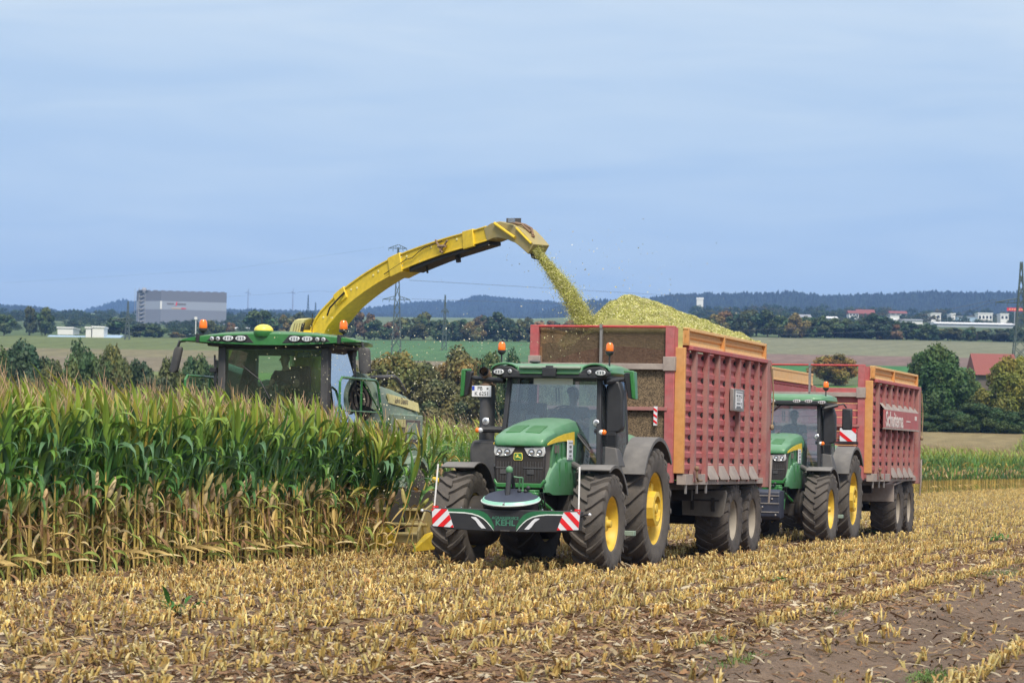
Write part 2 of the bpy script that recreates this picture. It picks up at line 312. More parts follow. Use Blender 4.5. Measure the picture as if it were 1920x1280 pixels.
def text_mesh(name, body, size, m, parent, loc, rot, extrude=.002, align='CENTER', sx=1.0, bold=0.0):
    cu = bpy.data.curves.new(name, 'FONT'); cu.body = body; cu.size = size; cu.align_x = align; cu.align_y = 'CENTER'; cu.extrude = extrude; cu.offset = bold
    t = bpy.data.objects.new(name, cu); COL.objects.link(t); bpy.context.view_layer.update()
    me = bpy.data.meshes.new_from_object(t.evaluated_get(bpy.context.evaluated_depsgraph_get())); bpy.data.objects.remove(t)
    me.materials.clear(); me.materials.append(MT[m]); o = bpy.data.objects.new(name, me); COL.objects.link(o); o.parent = parent; o.location = loc; o.rotation_euler = rot; o.scale = (sx, 1, 1); return o
# ---------------------------------------------------------------- wheels
def tyre_mesh(Rr, W, rim, n=20, lug=.05, k=.30):
    b = MB(); c = Rr-lug
    b.lathe([(rim, -.36*W), (rim+.02, -.44*W), ((rim+c)*.5, -.50*W), (c-.07, -.495*W), (c-.02, -.46*W), (c, -.36*W), (c+.004, 0), (c, .36*W), (c-.02, .46*W), (c-.07, .495*W), ((rim+c)*.5, .50*W), (rim+.02, .44*W), (rim, .36*W)], (0, 0, 0), 0, 56)
    for sd in (-1, 1):
        for i in range(n):
            ph = 2*PI*(i+(.5 if sd > 0 else 0))/n; rings = []
            for s, top in ((-.03, 1), (.3, 1), (.7, 1), (.93, .985), (1.0, .93), (1.015, .80)):
                x = sd*s*.5*W; a = ph+(k*(abs(s)**1.25) if s < .95 else k*1.0); rt = Rr*top if s < .95 else c+lug*(.35 if s < 1.01 else -.6)-(.0 if s < 1.01 else .06)
                hw = .028+.012*(1-s*.3); da = hw/Rr; rb = c-.012 if s < .95 else c-.05-(0 if s < 1.01 else .07)
                q = lambda r, an: (x, r*math.cos(an), r*math.sin(an))
                rings.append([q(rb, a-da*1.25), q(rb, a+da*1.25), q(rt, a+da*.8), q(rt, a-da*.8)])
            b.loft(rings)
    return b
def wheel(parent, x, y, z, Rr, W, rim, sd, tm='rubber', rm='ryellow', hubout=.1, rot=0.0, heavy=False, lug=.05, steer=0.0):
    b = MB()      # centre disc with hub and bolts, sd = outward side
    h = hubout*sd
    b.lathe([(rim*.93, -.02*sd), (rim*.8, h*.35), (rim*.62, h), (rim*.30, h), (rim*.28, h+.09*sd), (rim*.16, h+.10*sd), (rim*.14, h+.16*sd), (.001, h+.17*sd)], (0, 0, 0), 0, 28)
    for k in range(8):
        a = 2*PI*k/8+.2; b.lathe([(.022, h), (.022, h+.03*sd), (.001, h+.03*sd)], (0, rim*.47*math.cos(a), rim*.47*math.sin(a)), 0, 6)
    if heavy:
        b.lathe([(rim*.52, h), (rim*.50, h+.16*sd), (rim*.36, h+.17*sd), (rim*.34, h)], (0, 0, 0), 0, 10)
        for k in range(4):
            a = PI/2*k+.5; cy, cz = rim*.68*math.cos(a), rim*.68*math.sin(a); b.box(min(h*.8, h*.8+.05*sd), max(h*.8, h*.8+.05*sd), cy-.07, cy+.07, cz-.07, cz+.07)
    wo = b.build('wheel', rm, parent, .004, loc=(x, y, z), rot=(rot, 0, steer))
    tyre_mesh(Rr, W, rim, lug=lug).build('tyre', tm, wo, smooth=28)
    r = MB(); r.lathe([(rim*.90, -.02*sd), (rim*.92, .22*W*sd), (rim*.97, .30*W*sd), (rim*.985, .37*W*sd), (rim+.025, .385*W*sd), (rim+.03, .40*W*sd), (rim+.005, .40*W*sd), (rim*.99, .3*W*sd), (rim*.99, -.40*W*sd), (rim+.02, -.40*W*sd), (rim*.95, -.36*W*sd), (rim*.90, -.05*sd)], (0, 0, 0), 0, 48, closed_prof=True)
    r.build('rim', rm, wo)
    return wo
def arc_shell(b, cy, cz, r, a0, a1, x0, x1, th=.02, n=14, lip=0.0):
    rings = []
    for k in range(n+1):
        a = a0+(a1-a0)*k/n; c, s = math.cos(a), math.sin(a)
        p = [(x0, r), (x1, r), (x1, r-th-lip), (x1-(th if x1 > x0 else -th), r-th-lip), (x1-(th if x1 > x0 else -th), r-th), (x0, r-th)]
        rings.append([(x, cy+rr*c, cz+rr*s) for x, rr in p])
    b.loft(rings)
def beacon(root, x, y, z, stem=.14, sc=1.0):
    b = MB(); b.tube([(x, y, z-stem), (x, y, z)], .014, 6); b.lathe([(.05*sc, z), (.066*sc, z+.02), (.066*sc, z+.05*sc), (.001, z+.05*sc)], (x, y, 0), 2, 16); b.lathe([(.03, z-.02), (.05, z)], (x, y, 0), 2, 12)
    o = b.build('beacon', 'black', root); d = MB(); zz = z+.05*sc
    d.lathe([(.058*sc, zz), (.062*sc, zz+.02), (.058*sc, zz+.09*sc), (.04*sc, zz+.125*sc), (.001, zz+.135*sc)], (x, y, 0), 2, 18); d.build('lens', 'amber', o)
def round_lamp(root, name, x, y, z, r, d=.07, amber_side=0, tilt=0):
    b = MB(); b.lathe([(r*.5, -d), (r*.95, -d*.4), (r*1.08, 0), (r*1.0, .008), (r*.95, 0)], (x, y, z), 1, 18); o = b.build(name, 'black', root)
    l = MB(); l.lathe([(r*.97, .002), (r*.7, .016), (.001, .022)], (x, y, z), 1, 18); l.build('lens', 'lens', o)
    l = MB(); l.lathe([(r*.5, .022), (r*.42, .012), (.001, .018)], (x, y+.006, z), 1, 14); l.build('reflector', 'lensd', o)
    return o
def oval_lamp(root, x, y, z, rx, rz, sd=1, name='work_light', back='black'):
    pts = [(x+rx*math.cos(2*PI*k/20), z+rz*math.sin(2*PI*k/20)) for k in range(20)]
    b = MB(); b.prism([(x+(px-x)*1.12, z+(pz-z)*1.16) for px, pz in pts], 1, y-.05, y); o = b.build(name, back, root, .004)
    l = MB(); l.prism(pts, 1, y, y+.012); l.build('lens', 'lens', o, .004)
    d = MB()
    for k in (-1, 0, 1): d.box(x+k*rx*.5-.012, x+k*rx*.5+.012, y+.012, y+.016, z-rz*.5, z+rz*.5)
    d.build('led_cluster', 'lensd', o); return o

# ---------------------------------------------------------------- people (one skinned body each, clothes as children)
def skin_obj(name, nodes, edges, m, parent, sub=2):
    me = bpy.data.meshes.new(name); me.from_pydata([n[0] for n in nodes], edges, []); me.update(); me.materials.append(MT[m])
    o = bpy.data.objects.new(name, me); COL.objects.link(o)
    if parent: o.parent = parent
    sk = o.modifiers.new('skin', 'SKIN'); sk.use_smooth_shade = True
    for i, n in enumerate(nodes):
        r = n[1]; r = r if isinstance(r, tuple) else (r, r); me.skin_vertices[0].data[i].radius = r; me.skin_vertices[0].data[i].use_root = (i == 0)
    s = o.modifiers.new('subdivision', 'SUBSURF'); s.levels = sub; s.render_levels = sub; return o
def driver(name, label, loc, rz, hands, shirt, head_turn=0.0, lean=0.0, hair=True, cap=False):
    # origin at the hip, facing +y
    (hl, hr) = hands; sx = .20
    nodes = []; edges = []
    def nd(p, r, par=None):
        nodes.append((p, r)); i = len(nodes)-1
        if par is not None: edges.append((par, i))
        return i
    pel = nd((0, 0, .02), (.15, .12)); wa = nd((lean*.2, .0, .17), (.135, .10), pel); ch = nd((lean*.6, .02, .36), (.165, .115), wa); nk0 = nd((lean*.9, .01, .50), (.085, .075), ch)
    nk = nd((lean, .025, .57), (.055, .055), nk0); ct, st = math.cos(head_turn), math.sin(head_turn)
    def hd(x, y, z): return (lean+x*ct-y*st, .03+x*st+y*ct, z)
    jaw = nd(hd(0, .02, .65), (.075, .085), nk); mid = nd(hd(0, .01, .73), (.098, .112), jaw); top = nd(hd(0, -.005, .81), (.088, .10), mid)
    for s in (-1, 1):
        sh = nd((lean*.8+s*sx, .0, .455), (.062, .062), ch); e = (lean*.8+s*(sx+.07), .10, .22); el = nd(e, (.045, .045), sh)
        h = Vector(hl if s < 0 else hr); d = (h-Vector(e)); wr = nd(tuple(Vector(e)+d*.86), (.028, .028), el); pa = nd(tuple(h), (.034, .02), wr)
        for k in range(4):
            b0 = h+Vector(((k-1.5)*.02, .03, 0)); i1 = nd(tuple(b0), .010, pa); i2 = nd(tuple(b0+Vector((0, .035, -.012))), .009, i1); nd(tuple(b0+Vector((0, .030, -.045))), .008, i2)
        t1 = nd(tuple(h+Vector((-s*.035, .01, .005))), .011, pa); nd(tuple(h+Vector((-s*.05, .035, -.01))), .009, t1)
        hp = nd((s*.10, .06, 0), (.09, .085), pel); kn = nd((s*.16, .46, .05), (.065, .065), hp); an = nd((s*.16, .55, -.36), (.042, .042), kn); nd((s*.17, .70, -.42), (.04, .03), an)
    o = skin_obj(name, nodes, edges, 'skin', None); o.location = loc; o.rotation_euler = (0, 0, rz)
    tag(o, label, 'person')
    def part(nm, idx_nodes, es, m): return skin_obj(nm, idx_nodes, es, m, o)
    n2 = [((0, 0, .03), (.165, .135)), ((lean*.2, 0, .17), (.15, .115)), ((lean*.6, .02, .36), (.18, .13)), ((lean*.9, .01, .49), (.098, .09))]; e2 = [(0, 1), (1, 2), (2, 3)]
    for s in (-1, 1):
        i = len(n2); n2.append(((lean*.8+s*sx, 0, .455), (.075, .075))); n2.append(((lean*.8+s*(sx+.05), .06, .30), (.062, .062))); e2 += [(2, i), (i, i+1)]
    part('shirt', n2, e2, shirt)
    n3 = [((0, .0, .0), (.165, .13))]; e3 = []
    for s in (-1, 1):
        i = len(n3); n3 += [((s*.10, .08, 0), (.10, .095)), ((s*.16, .46, .05), (.078, .078)), ((s*.16, .55, -.33), (.055, .055))]; e3 += [(0, i), (i, i+1), (i+1, i+2)]
    part('trousers', n3, e3, 'trouser')
    f = MB()   # nose and ears and eyes sit on the head
    def P(x, y, z): return hd(x, y, z)
    f.loft([[P(-.012, .105, .735), P(.012, .105, .735), P(0, .108, .745)], [P(-.018, .105, .69), P(.018, .105, .69), P(0, .135, .695)]]); 
    for s in (-1, 1): c = P(s*.082, -.005, .715); f.sphere(c, (.014, .022, .034), 8, 6)
    f.build('nose_and_ears', 'skin', o)
    ey = MB()
    for s in (-1, 1): c = P(s*.032, .095, .735); ey.sphere(c, (.012, .010, .007), 8, 5)
    c = P(0, .099, .662); ey.sphere(c, (.024, .008, .005), 8, 5); ey.build('eyes_and_mouth', 'hair', o)
    if hair:
        h = MB(); c = hd(0, -.018, .775); h.sphere(c, (.094, .108, .075), 14, 8); h.build('cap' if cap else 'hair', 'seat' if cap else 'hair', o)
        if cap: k = MB(); k.prism([hd(-.07, .05, 0)[:2], hd(.07, .05, 0)[:2], hd(.055, .16, 0)[:2], hd(-.055, .16, 0)[:2]], 2, .765, .78); k.build('cap_peak', 'seat', o)
    return o

# ---------------------------------------------------------------- tractors
def deer_badge(root, x, y, z, s, ax='front'):
    b = MB(); w, h = s*.62, s*.5; pts = [(x+w*cx, z+h*cz) for cx, cz in ((-1, -.65), (-.8, -1), (.8, -1), (1, -.65), (.92, .75), (.7, 1), (-.7, 1), (-.92, .75))]
    b.prism(pts, 1, y, y+.012); o = b.build('badge', 'domey', root); c = MB(); c.prism([(x+(px-x)*.86, z+(pz-z)*.84) for px, pz in pts], 1, y+.010, y+.016); c.build('badge_field', 'dgreen', o)
    d = MB(); sh = [(-.62, -.05), (-.45, .12), (-.30, .10), (-.20, .20), (-.36, .42), (-.30, .60), (-.14, .42), (-.04, .58), (.02, .44), (.12, .30), (.06, .12), (-.02, .02), (.30, -.04), (.60, -.20), (.78, -.46), (.50, -.34), (.20, -.26), (-.10, -.18), (-.38, -.22), (-.62, -.42), (-.48, -.16)]
    d.prism([(x-w*px*.9, z+h*pz*1.1) for px, pz in sh], 1, y+.014, y+.020); d.build('leaping_deer', 'domey', o); return o
def tractor(label, y0, kind):
    root = thing('tractor', label, 'tractor', tuple(tw(0, y0, 0)), RZ); T = MT
    # wheels
    for sd in (1, -1):
        wheel(root, sd*1.10+.14, 0, .735, .765, .52, .41, sd, hubout=.05, rot=random.random(), steer=0)
        wheel(root, sd*.91, -2.72, .935, .985, .62, .575, sd, hubout=.14, rot=random.random(), heavy=True, lug=.06)
    # chassis, axle
    b = MB(); b.box(-.28, .28, -3.1, .95, .62, 1.15); b.box(-.8, .8, -.12, .12, .58, .84); b.box(-.75, .75, -2.95, -2.5, .75, 1.15); b.box(-.2, .2, .9, 1.25, .7, 1.05)
    b.box(-.46, .46, -1.0, -.1, .85, 1.25); b.box(-.1, .1, -3.6, -3.0, .55, .7)
    for sd in (-1, 1):
        b.lathe([(.001, sd*.55), (.30, sd*.56), (.38, sd*.66), (.385, sd*.98), (.2, sd*1.0)], (.10, 0, .735), 0, 20); b.lathe([(.001, sd*.45), (.40, sd*.47), (.54, sd*.56), (.545, sd*.85), (.3, sd*.86)], (0, -2.72, .935), 0, 20)
    b.build('chassis', 'chassis', root, .01)
    # hood
    b = MB(); rings = []
    for y, wt_, ws, zl, zs, zt in ((1.10, .30, .36, 1.90, 1.935, 1.955), (1.06, .31, .395, 1.885, 1.985, 2.02), (.95, .31, .415, 1.885, 2.04, 2.085), (.60, .31, .43, 1.93, 2.10, 2.17), (.15, .32, .44, 1.99, 2.15, 2.25), (-.30, .33, .45, 2.02, 2.17, 2.315), (-.66, .33, .455, 2.04, 2.17, 2.345)):
        rings.append([(-ws*.97, y, zl), (-ws, y, (zl+zs)/2), (-ws*.985, y, zs), (-(wt_+ws)/2, y, zs+(zt-zs)*.72), (-wt_*.85, y, zt-.008), (0, y, zt+.006), (wt_*.85, y, zt-.008), ((wt_+ws)/2, y, zs+(zt-zs)*.72), (ws*.985, y, zs), (ws, y, (zl+zs)/2), (ws*.97, y, zl)])
    b.loft(rings); hood = b.build('hood', 'green', root, .008, 50)
    for sd in (-1, 1):
        v = MB(); v.loft([[(sd*.04, .90, 2.112), (sd*.27, .90, 2.104), (sd*.27, .90, 2.08), (sd*.04, .90, 2.08)], [(sd*.04, .66, 2.176), (sd*.26, .66, 2.168), (sd*.26, .66, 2.14), (sd*.04, .66, 2.14)], [(sd*.04, .42, 2.219), (sd*.25, .42, 2.21), (sd*.25, .42, 2.18), (sd*.04, .42, 2.18)]]); v.build('vent_panel', 'dgreen', hood, .003)
        v = MB(); rg = []
        for y, z, h in ((1.0, 1.925, .012), (.8, 1.965, .03), (.5, 2.01, .045), (.15, 2.045, .06), (-.2, 2.06, .08), (-.36, 2.065, .09)):
            xx = .418+(1.0-y)*.022; rg.append([(sd*xx, y, z-h), (sd*(xx+.012), y, z-h), (sd*(xx+.012), y, z+h*.75), (sd*xx, y, z+h*.75)])
        v.loft(rg); v.build('yellow_stripe', 'yellow', hood)
        v = MB(); v.box(sd*.452, sd*.462, -.36, -.22, 1.93, 2.02); v.build('stripe_end', 'yellow', hood)
    # engine body + side panels
    b = MB(); b.loft([[(-.36, y, 1.26), (-.385, y, 1.9), (.385, y, 1.9), (.36, y, 1.26)] for y in (1.02, -.66)]); b.build('engine_block', 'gside', root, .01)
    for sd in (-1, 1):
        b = MB(); b.loft([[(sd*.36, y, z0), (sd*.402, y, z0), (sd*.425, y, z1), (sd*.36, y, z1)] for y, z0, z1 in ((.70, 1.5, 1.94), (.2, 1.5, 2.0), (-.3, 1.5, 2.02), (-.66, 1.5, 2.04))]); sp = b.build('side_panel', 'green', root, .008)
        g = MB()
        for yy in (.50, .22, -.08): g.box(sd*.424, sd*.436, yy-.012, yy+.012, 1.55, 1.95)
        g.build('panel_rib', 'dgreen', sp)
        g = MB(); g.box(sd*.425, sd*.435, .40, .62, 1.80, 1.92); g.build('side_vent', 'gside', sp)
        # lower flared cowl, arched front
        b = MB(); rg = []
        for y, zt, xx in ((.98, 1.36, .38), (.85, 1.45, .405), (.70, 1.58, .425), (.50, 1.68, .435), (.25, 1.73, .44), (-.10, 1.75, .445), (-.45, 1.74, .445)):
            rg.append([(sd*.36, y, 1.20-(.04 if y < .8 else 0)), (sd*(xx+.015), y, 1.20-(.04 if y < .8 else 0)), (sd*(xx+.02), y, (1.2+zt)/2), (sd*xx, y, zt-.03), (sd*(xx-.04), y, zt), (sd*.36, y, zt)])
        b.loft(rg); cw = b.build('lower_cowl', 'green', root, .006, 50)
        g = MB()
        for yy in (.42, .10, .02): g.box(sd*.452, sd*.462, yy-.008, yy+.008, 1.30, 1.66)
        g.box(sd*.452, sd*.466, -.2, -.12, 1.4, 1.5); g.build('cowl_groove', 'dgreen', cw)
    # grille
    b = MB(); pts = [(-.36, 1.30), (.36, 1.30), (.385, 1.45), (.395, 1.89), (-.395, 1.89), (-.385, 1.45)]
    b.prism(pts, 1, .95, 1.045); gr = b.build('grille', 'grille', root, .02)
    g = MB()
    for k in range(17): x = -.34+k*.0425; g.box(x-.004, x+.004, 1.045, 1.050, 1.36, 1.66)
    g.box(-.37, -.06, 1.045, 1.056, 1.555, 1.575); g.box(.08, .37, 1.045, 1.056, 1.555, 1.575); g.box(-.23, -.12, 1.045, 1.06, 1.47, 1.54); g.box(.2, .3, 1.045, 1.06, 1.47, 1.54); g.build('grille_bar', 'dark', gr, .002)
    g = MB(); g.prism([(-.40, 1.36), (-.35, 1.27), (.35, 1.27), (.40, 1.36), (.385, 1.40), (.34, 1.335), (-.34, 1.335), (-.385, 1.40)], 1, .93, 1.07); g.build('grille_lip', 'dgreen', gr, .01)
    deer_badge(gr, 0.02, 1.047, 1.735, .115)
    for sd in (-1, 1):
        b = MB(); pts = [(sd*.07, 1.865), (sd*.39, 1.885), (sd*.405, 1.80), (sd*.38, 1.745), (sd*.30, 1.735), (sd*.17, 1.74), (sd*.12, 1.775)]
        b.prism([(p[0], p[1]) for p in pts], 1, 1.03, 1.062); h = b.build('headlight', 'lens', root, .006)
        for cx, rr in ((.19, .042), (.315, .038)):
            l = MB(); l.lathe([(rr*1.25, 1.062), (rr*1.2, 1.072), (rr, 1.066), (rr*.5, 1.060), (.001, 1.066)], (sd*cx, 0, 1.80), 1, 16); l.build('reflector', 'lensd', h)
            l = MB(); l.lathe([(rr*.75, 1.070), (.001, 1.082)], (sd*cx, 0, 1.80), 1, 14); l.build('bulb', 'chrome', h)
    # front linkage
    b = MB(); b.box(-.30, .30, 1.02, 1.22, .92, 1.24); b.box(-.36, -.27, 1.1, 1.7, .72, .84); b.box(.27, .36, 1.1, 1.7, .72, .84)
    for x in (-.36, .30): b.tube([(x, 1.1, 1.05), (x, 1.25, .72)], .06, 10)
    b.box(-.34, -.08, 1.1, 1.34, 1.08, 1.24); b.tube([(-.34, 1.34, .95), (-.34, 1.34, 1.2)], .055, 10); b.tube([(-.52, .9, .9), (-.40, 1.3, 1.1)], .03, 8); b.box(.10, .30, 1.1, 1.3, 1.06, 1.2)
    fl = b.build('front_linkage', 'dgreen', root, .015)
    g = MB(); g.tube([(.06, 1.36, 1.50), (.06, 1.44, 1.12)], .042, 10); g.tube([(.03, 1.36, 1.50), (.03, 1.2, 1.24)], .03, 8); g.build('top_link', 'black', fl)
    g = MB(); g.sphere((.06, 1.36, 1.53), (.055, .055, .06)); g.tube([(-.06, 1.25, 1.22), (-.09, 1.3, 1.42), (.0, 1.33, 1.43)], .014, 6); g.tube([(-.12, 1.25, 1.22), (-.13, 1.3, 1.42), (-.09, 1.3, 1.42)], .014, 6); g.build('link_head', 'green', fl)
    for cc in ((-.10, 1.36, 1.22), (-.20, 1.36, 1.22), (-.24, 1.37, 1.27), (.22, 1.36, 1.14)): g = MB(); g.sphere(cc, (.034, .03, .032), 8, 6); g.build('coupling', 'black', fl)
    g = MB()
    for k in range(5): x = -.30-.035*k; g.tube([(x+.06, 1.2, 1.2), (x-.03, 1.36, 1.12+.02*k), (x-.06, 1.3, .95)], .011, 6)
    g.build('hydraulic_hose', 'hose', fl)
    # cab
    zb = 1.55; b = MB()
    P = dict(fl=(.70, -.62), rl=(.74, -2.12))
    def pillar(p, q, w=.05, d=.07): b.hexa([(p[0]-w, p[1]-d, p[2]), (p[0]+w, p[1]-d, p[2]), (p[0]+w, p[1]+d, p[2]), (p[0]-w, p[1]+d, p[2]), (q[0]-w, q[1]-d, q[2]), (q[0]+w, q[1]-d, q[2]), (q[0]+w, q[1]+d, q[2]), (q[0]-w, q[1]+d, q[2])])
    for sd in (-1, 1):
        pillar((sd*.80, -.58, 1.5), (sd*.73, -.80, 3.02), .035, .05); pillar((sd*.82, -1.45, 1.5), (sd*.78, -1.5, 3.02), .025, .03); pillar((sd*.80, -2.25, 1.7), (sd*.74, -2.2, 3.02), .04, .05)
    b.box(-.84, .84, -.63, -.53, 1.45, 1.56); b.box(-.80, .80, -2.3, -.5, 1.15, 1.5); b.box(-.78, .78, -2.28, -2.2, 1.5, 1.75); b.box(-.76, .76, -.86, -.74, 2.98, 3.06)
    b.build('cab_frame', 'black', root, .01)
    g = MB(); g.hexa([(-.77, -.585, 1.55), (.77, -.585, 1.55), (.77, -.577, 1.55), (-.77, -.577, 1.55), (-.70, -.80, 2.99), (.70, -.80, 2.99), (.70, -.792, 2.99), (-.70, -.792, 2.99)]); g.build('windscreen', 'glass', root, 0, 0)
    for sd in (-1, 1):
        g = MB(); g.hexa([(sd*.835, -2.2, 1.55), (sd*.843, -2.2, 1.55), (sd*.843, -.63, 1.55), (sd*.835, -.63, 1.55), (sd*.765, -2.15, 2.99), (sd*.773, -2.15, 2.99), (sd*.773, -.83, 2.99), (sd*.765, -.83, 2.99)]); g.build('side_window', 'glass', root, 0, 0)
    g = MB(); g.box(-.72, .72, -2.262, -2.255, 1.75, 2.99); g.build('rear_window', 'glass', root, 0, 0)
    g = MB(); g.box(-.30, .34, -.778, -.772, 2.87, 2.965) if kind == 1 else g.box(.2, .5, -.778, -.772, 2.9, 2.96); g.build('sun_strip', 'plate', root)
    # roof
    b = MB(); rings = []
    for y, w_, z0, z1 in ((-.52, .68, 3.045, 3.12), (-.60, .85, 3.03, 3.165), (-.80, .93, 3.02, 3.195), (-1.3, .95, 3.02, 3.215), (-2.0, .92, 3.02, 3.205), (-2.4, .82, 3.03, 3.16)):
        rings.append([(-w_*.96, y, z0), (-w_, y, z0+.04), (-w_*.97, y, z1-.05), (-w_*.82, y, z1), (w_*.82, y, z1), (w_*.97, y, z1-.05), (w_, y, z0+.04), (w_*.96, y, z0)])
    b.loft(rings); rf = b.build('roof', 'green', root, .01, 50)
    g = MB(); g.loft([[(-w_, y, 2.965), (-w_, y, z1), (w_, y, z1), (w_, y, 2.965)] for y, w_, z1 in ((-.49, .76, 3.05), (-.6, .89, 3.06), (-1.5, .91, 3.06), (-2.3, .81, 3.06))]); g.build('roof_underside', 'black', rf, .015)
    if kind == 1:
        for sd in (-1, 1):
            g = MB(); c = (sd*.78, -.50, 3.065); g.prism([(sd*.50, 3.02), (sd*.94, 2.99), (sd*.955, 3.06), (sd*.90, 3.12), (sd*.80, 3.155), (sd*.62, 3.14), (sd*.50, 3.07)], 1, -.66, -.492); pod = g.build('light_pod', 'black', rf, .02)
            g = MB(); rg = []
            for t in np.linspace(0, 1, 10): a = PI*(.06+.80*t); cx = sd*(.735+.225*math.cos(a)); cz = 3.06+.115*math.sin(a); rg.append([(cx, -.70, cz), (cx, -.48, cz), (cx-sd*.0, -.48, cz+.030), (cx, -.70, cz+.034)])
            g.loft(rg); g.build('pod_hood', 'green', rf, .008)
            oval_lamp(rf, sd*.825, -.485, 3.055, .085, .042); round_lamp(rf, 'spot_light', sd*.645, -.485, 3.065, .036)
        g = MB(); g.box(-.11, .11, -.62, -.44, 2.985, 3.13); g.box(-.06, .06, -.6, -.46, 3.12, 3.16); g.build('camera_box', 'black', rf, .01)
        g = MB(); g.box(-.50, .50, -.60, -.475, 3.105, 3.155); g.build('visor_cover', 'plate' if 0 else 'pgreen', rf, .02)
        g = MB(); g.box(-.48, -.12, -.485, -.465, 3.03, 3.045); g.box(.12, .48, -.485, -.465, 3.03, 3.045); g.build('visor_strip', 'dgreen', rf, .004)
        for x in (.93, -.84): beacon(root, x, -.95, 3.36, .30)
        g = MB(); g.sphere((.45, -1.2, 3.24), (.09, .12, .03)); g.build('antenna', 'dark', rf)
    else:
        for x in (-.85, -.56, -.30, .25, .62, .87): oval_lamp(rf, x, -.495, 3.02+(.02 if abs(x) < .6 else 0), .085, .036)
        beacon(root, -.86, -.9, 3.30, .22)
    # mirrors
    for sd in (-1, 1):
        b = MB()
        if kind == 1:
            x = 1.49 if sd > 0 else -1.10; sl = .10
            b.tube([(sd*.82, -.78, 2.92), (sd*(abs(x)-.12), -1.0, 2.96), (x, -1.1, 2.99)], [.045, .04, .016], 8); arm = b.build('mirror_arm', 'black', root)
            xa, xb = x-.10, x+.12
            p = [(xa, 2.74), (xb, 2.66), (xb, 3.06), (xa, 3.10)]
            m = MB(); o_ = sd*.02
            m.hexa([(x+sd*.02, -1.16, 2.70), (x+sd*.13, -1.14, 2.66), (x+sd*.13, -1.06, 2.66), (x+sd*.02, -1.04, 2.68), (x-sd*.05+.0, -1.16, 3.08), (x+sd*.10, -1.14, 3.08), (x+sd*.10, -1.02, 3.06), (x-sd*.05, -1.02, 3.06)]); mo = m.build('mirror', 'black', root, .015)
            m = MB(); m.hexa([(x+sd*.085, -1.2, 2.675), (x+sd*.15, -1.2, 2.655), (x+sd*.15, -1.03, 2.655), (x+sd*.085, -1.025, 2.68), (x+sd*.05, -1.2, 3.10), (x+sd*.125, -1.2, 3.10), (x+sd*.125, -1.0, 3.10), (x+sd*.05, -1.0, 3.10)]); m.build('mirror_shell', 'dgreen', mo, .015)
            m = MB(); m.box(x-sd*.04, x+sd*.11, -1.05, -1.0, 3.075, 3.11); m.build('mirror_cap', 'green', mo, .008)
        else:
            b.tube([(sd*.80, -.75, 2.88), (sd*1.12, -.9, 2.97)], [.05, .04], 8); b.tube([(sd*1.1, -.9, 2.97), (sd*1.24, -.95, 3.0), (sd*1.30, -1.0, 2.92)], .018, 8); b.build('mirror_arm', 'black', root)
            m = MB(); m.box(sd*1.20, sd*1.42, -1.1, -1.0, 2.44, 2.90); m.build('mirror', 'black', root, .03)
    # exhaust on the driver's right, air intake on the left
    b = MB(); b.loft([[(1.165+rx*math.cos(a), -1.0+ry*math.sin(a), z) for a in np.linspace(0, 2*PI, 14, endpoint=False)] for z, rx, ry in ((1.9, .115, .14), (2.0, .12, .15), (2.80, .12, .15), (2.84, .10, .13))]); st = b.build('exhaust_stack', 'dark', root)
    g = MB(); g.lathe([(.075, 2.82), (.125, 2.85), (.125, 2.87), (.07, 2.88)], (1.165, -1.0, 0), 2, 18); g.tube([(1.165, -1.0, 2.83), (1.165, -1.0, 2.93), (1.175, -.96, 3.01), (1.19, -.86, 3.06)], [.085, .082, .08, .085], 14, cap=False); g.build('exhaust_pipe', 'rust', st)
    g = MB(); g.lathe([(.083, -.845), (.070, -.846), (.068, -1.0), (.001, -1.0)], (1.19, 0, 3.06), 1, 14); g.build('pipe_mouth', 'ink', st)
    b = MB(); b.loft([[(.93, y, 1.15), (1.36, y, 1.15), (1.38, y, 1.86), (1.33, y, 1.98), (.98, y, 1.99), (.93, y, 1.9)] for y in (-1.45, -.78)]); b.build('fuel_tank', 'dark', root, .04)
    b = MB(); b.loft([[(-.80, y, 2.12), (-.80, y, 2.86), (-.90, y, 2.97), (-1.01, y, 2.93), (-1.07, y, 2.75), (-1.075, y, 2.20), (-1.02, y, 2.14)] for y in (-1.12, -.92)]); b.build('air_intake', 'black', root, .03)
    b = MB(); b.hexa([(-.80, -1.15, 1.62), (-1.08, -1.15, 1.60), (-1.08, -.78, 1.60), (-.80, -.78, 1.62), (-.80, -1.1, 1.9), (-1.0, -1.1, 1.88), (-1.0, -.85, 1.9), (-.80, -.85, 1.92)]); tb = b.build('toolbox', 'dark', root, .02)
    g = MB()
    for k in range(6): g.box(-.99, -.82, -1.05, -.88, 1.92+k*.033, 1.935+k*.033)
    g.box(-.97, -.84, -1.04, -.9, 1.9, 2.15); g.build('filter_fins', 'black', tb)
    # lamp brackets at the cab corners
    for sd in (-1, 1):
        x = 1.10 if sd > 0 else -.75
        b = MB(); b.tube([(sd*.80 if sd > 0 else -.70, -.72, 2.15), (x, -.70, 2.15), (x+sd*.06, -.68, 2.15)], .055, 10); b.build('lamp_bracket', 'black', root)
        if kind == 1 or sd < 0:
            round_lamp(root, 'driving_lamp', x-sd*.0-.02*sd, -.66, 2.28, .062)
        l = MB(); l.sphere((x+sd*.06, -.64, 2.135), (.045, .03, .042), 12, 8); ts = l.build('turn_signal', 'lens', root)
        l = MB(); l.sphere((x+sd*.105, -.64, 2.135), (.042, .034, .043), 12, 8); l.build('amber_lens', 'amber', ts)
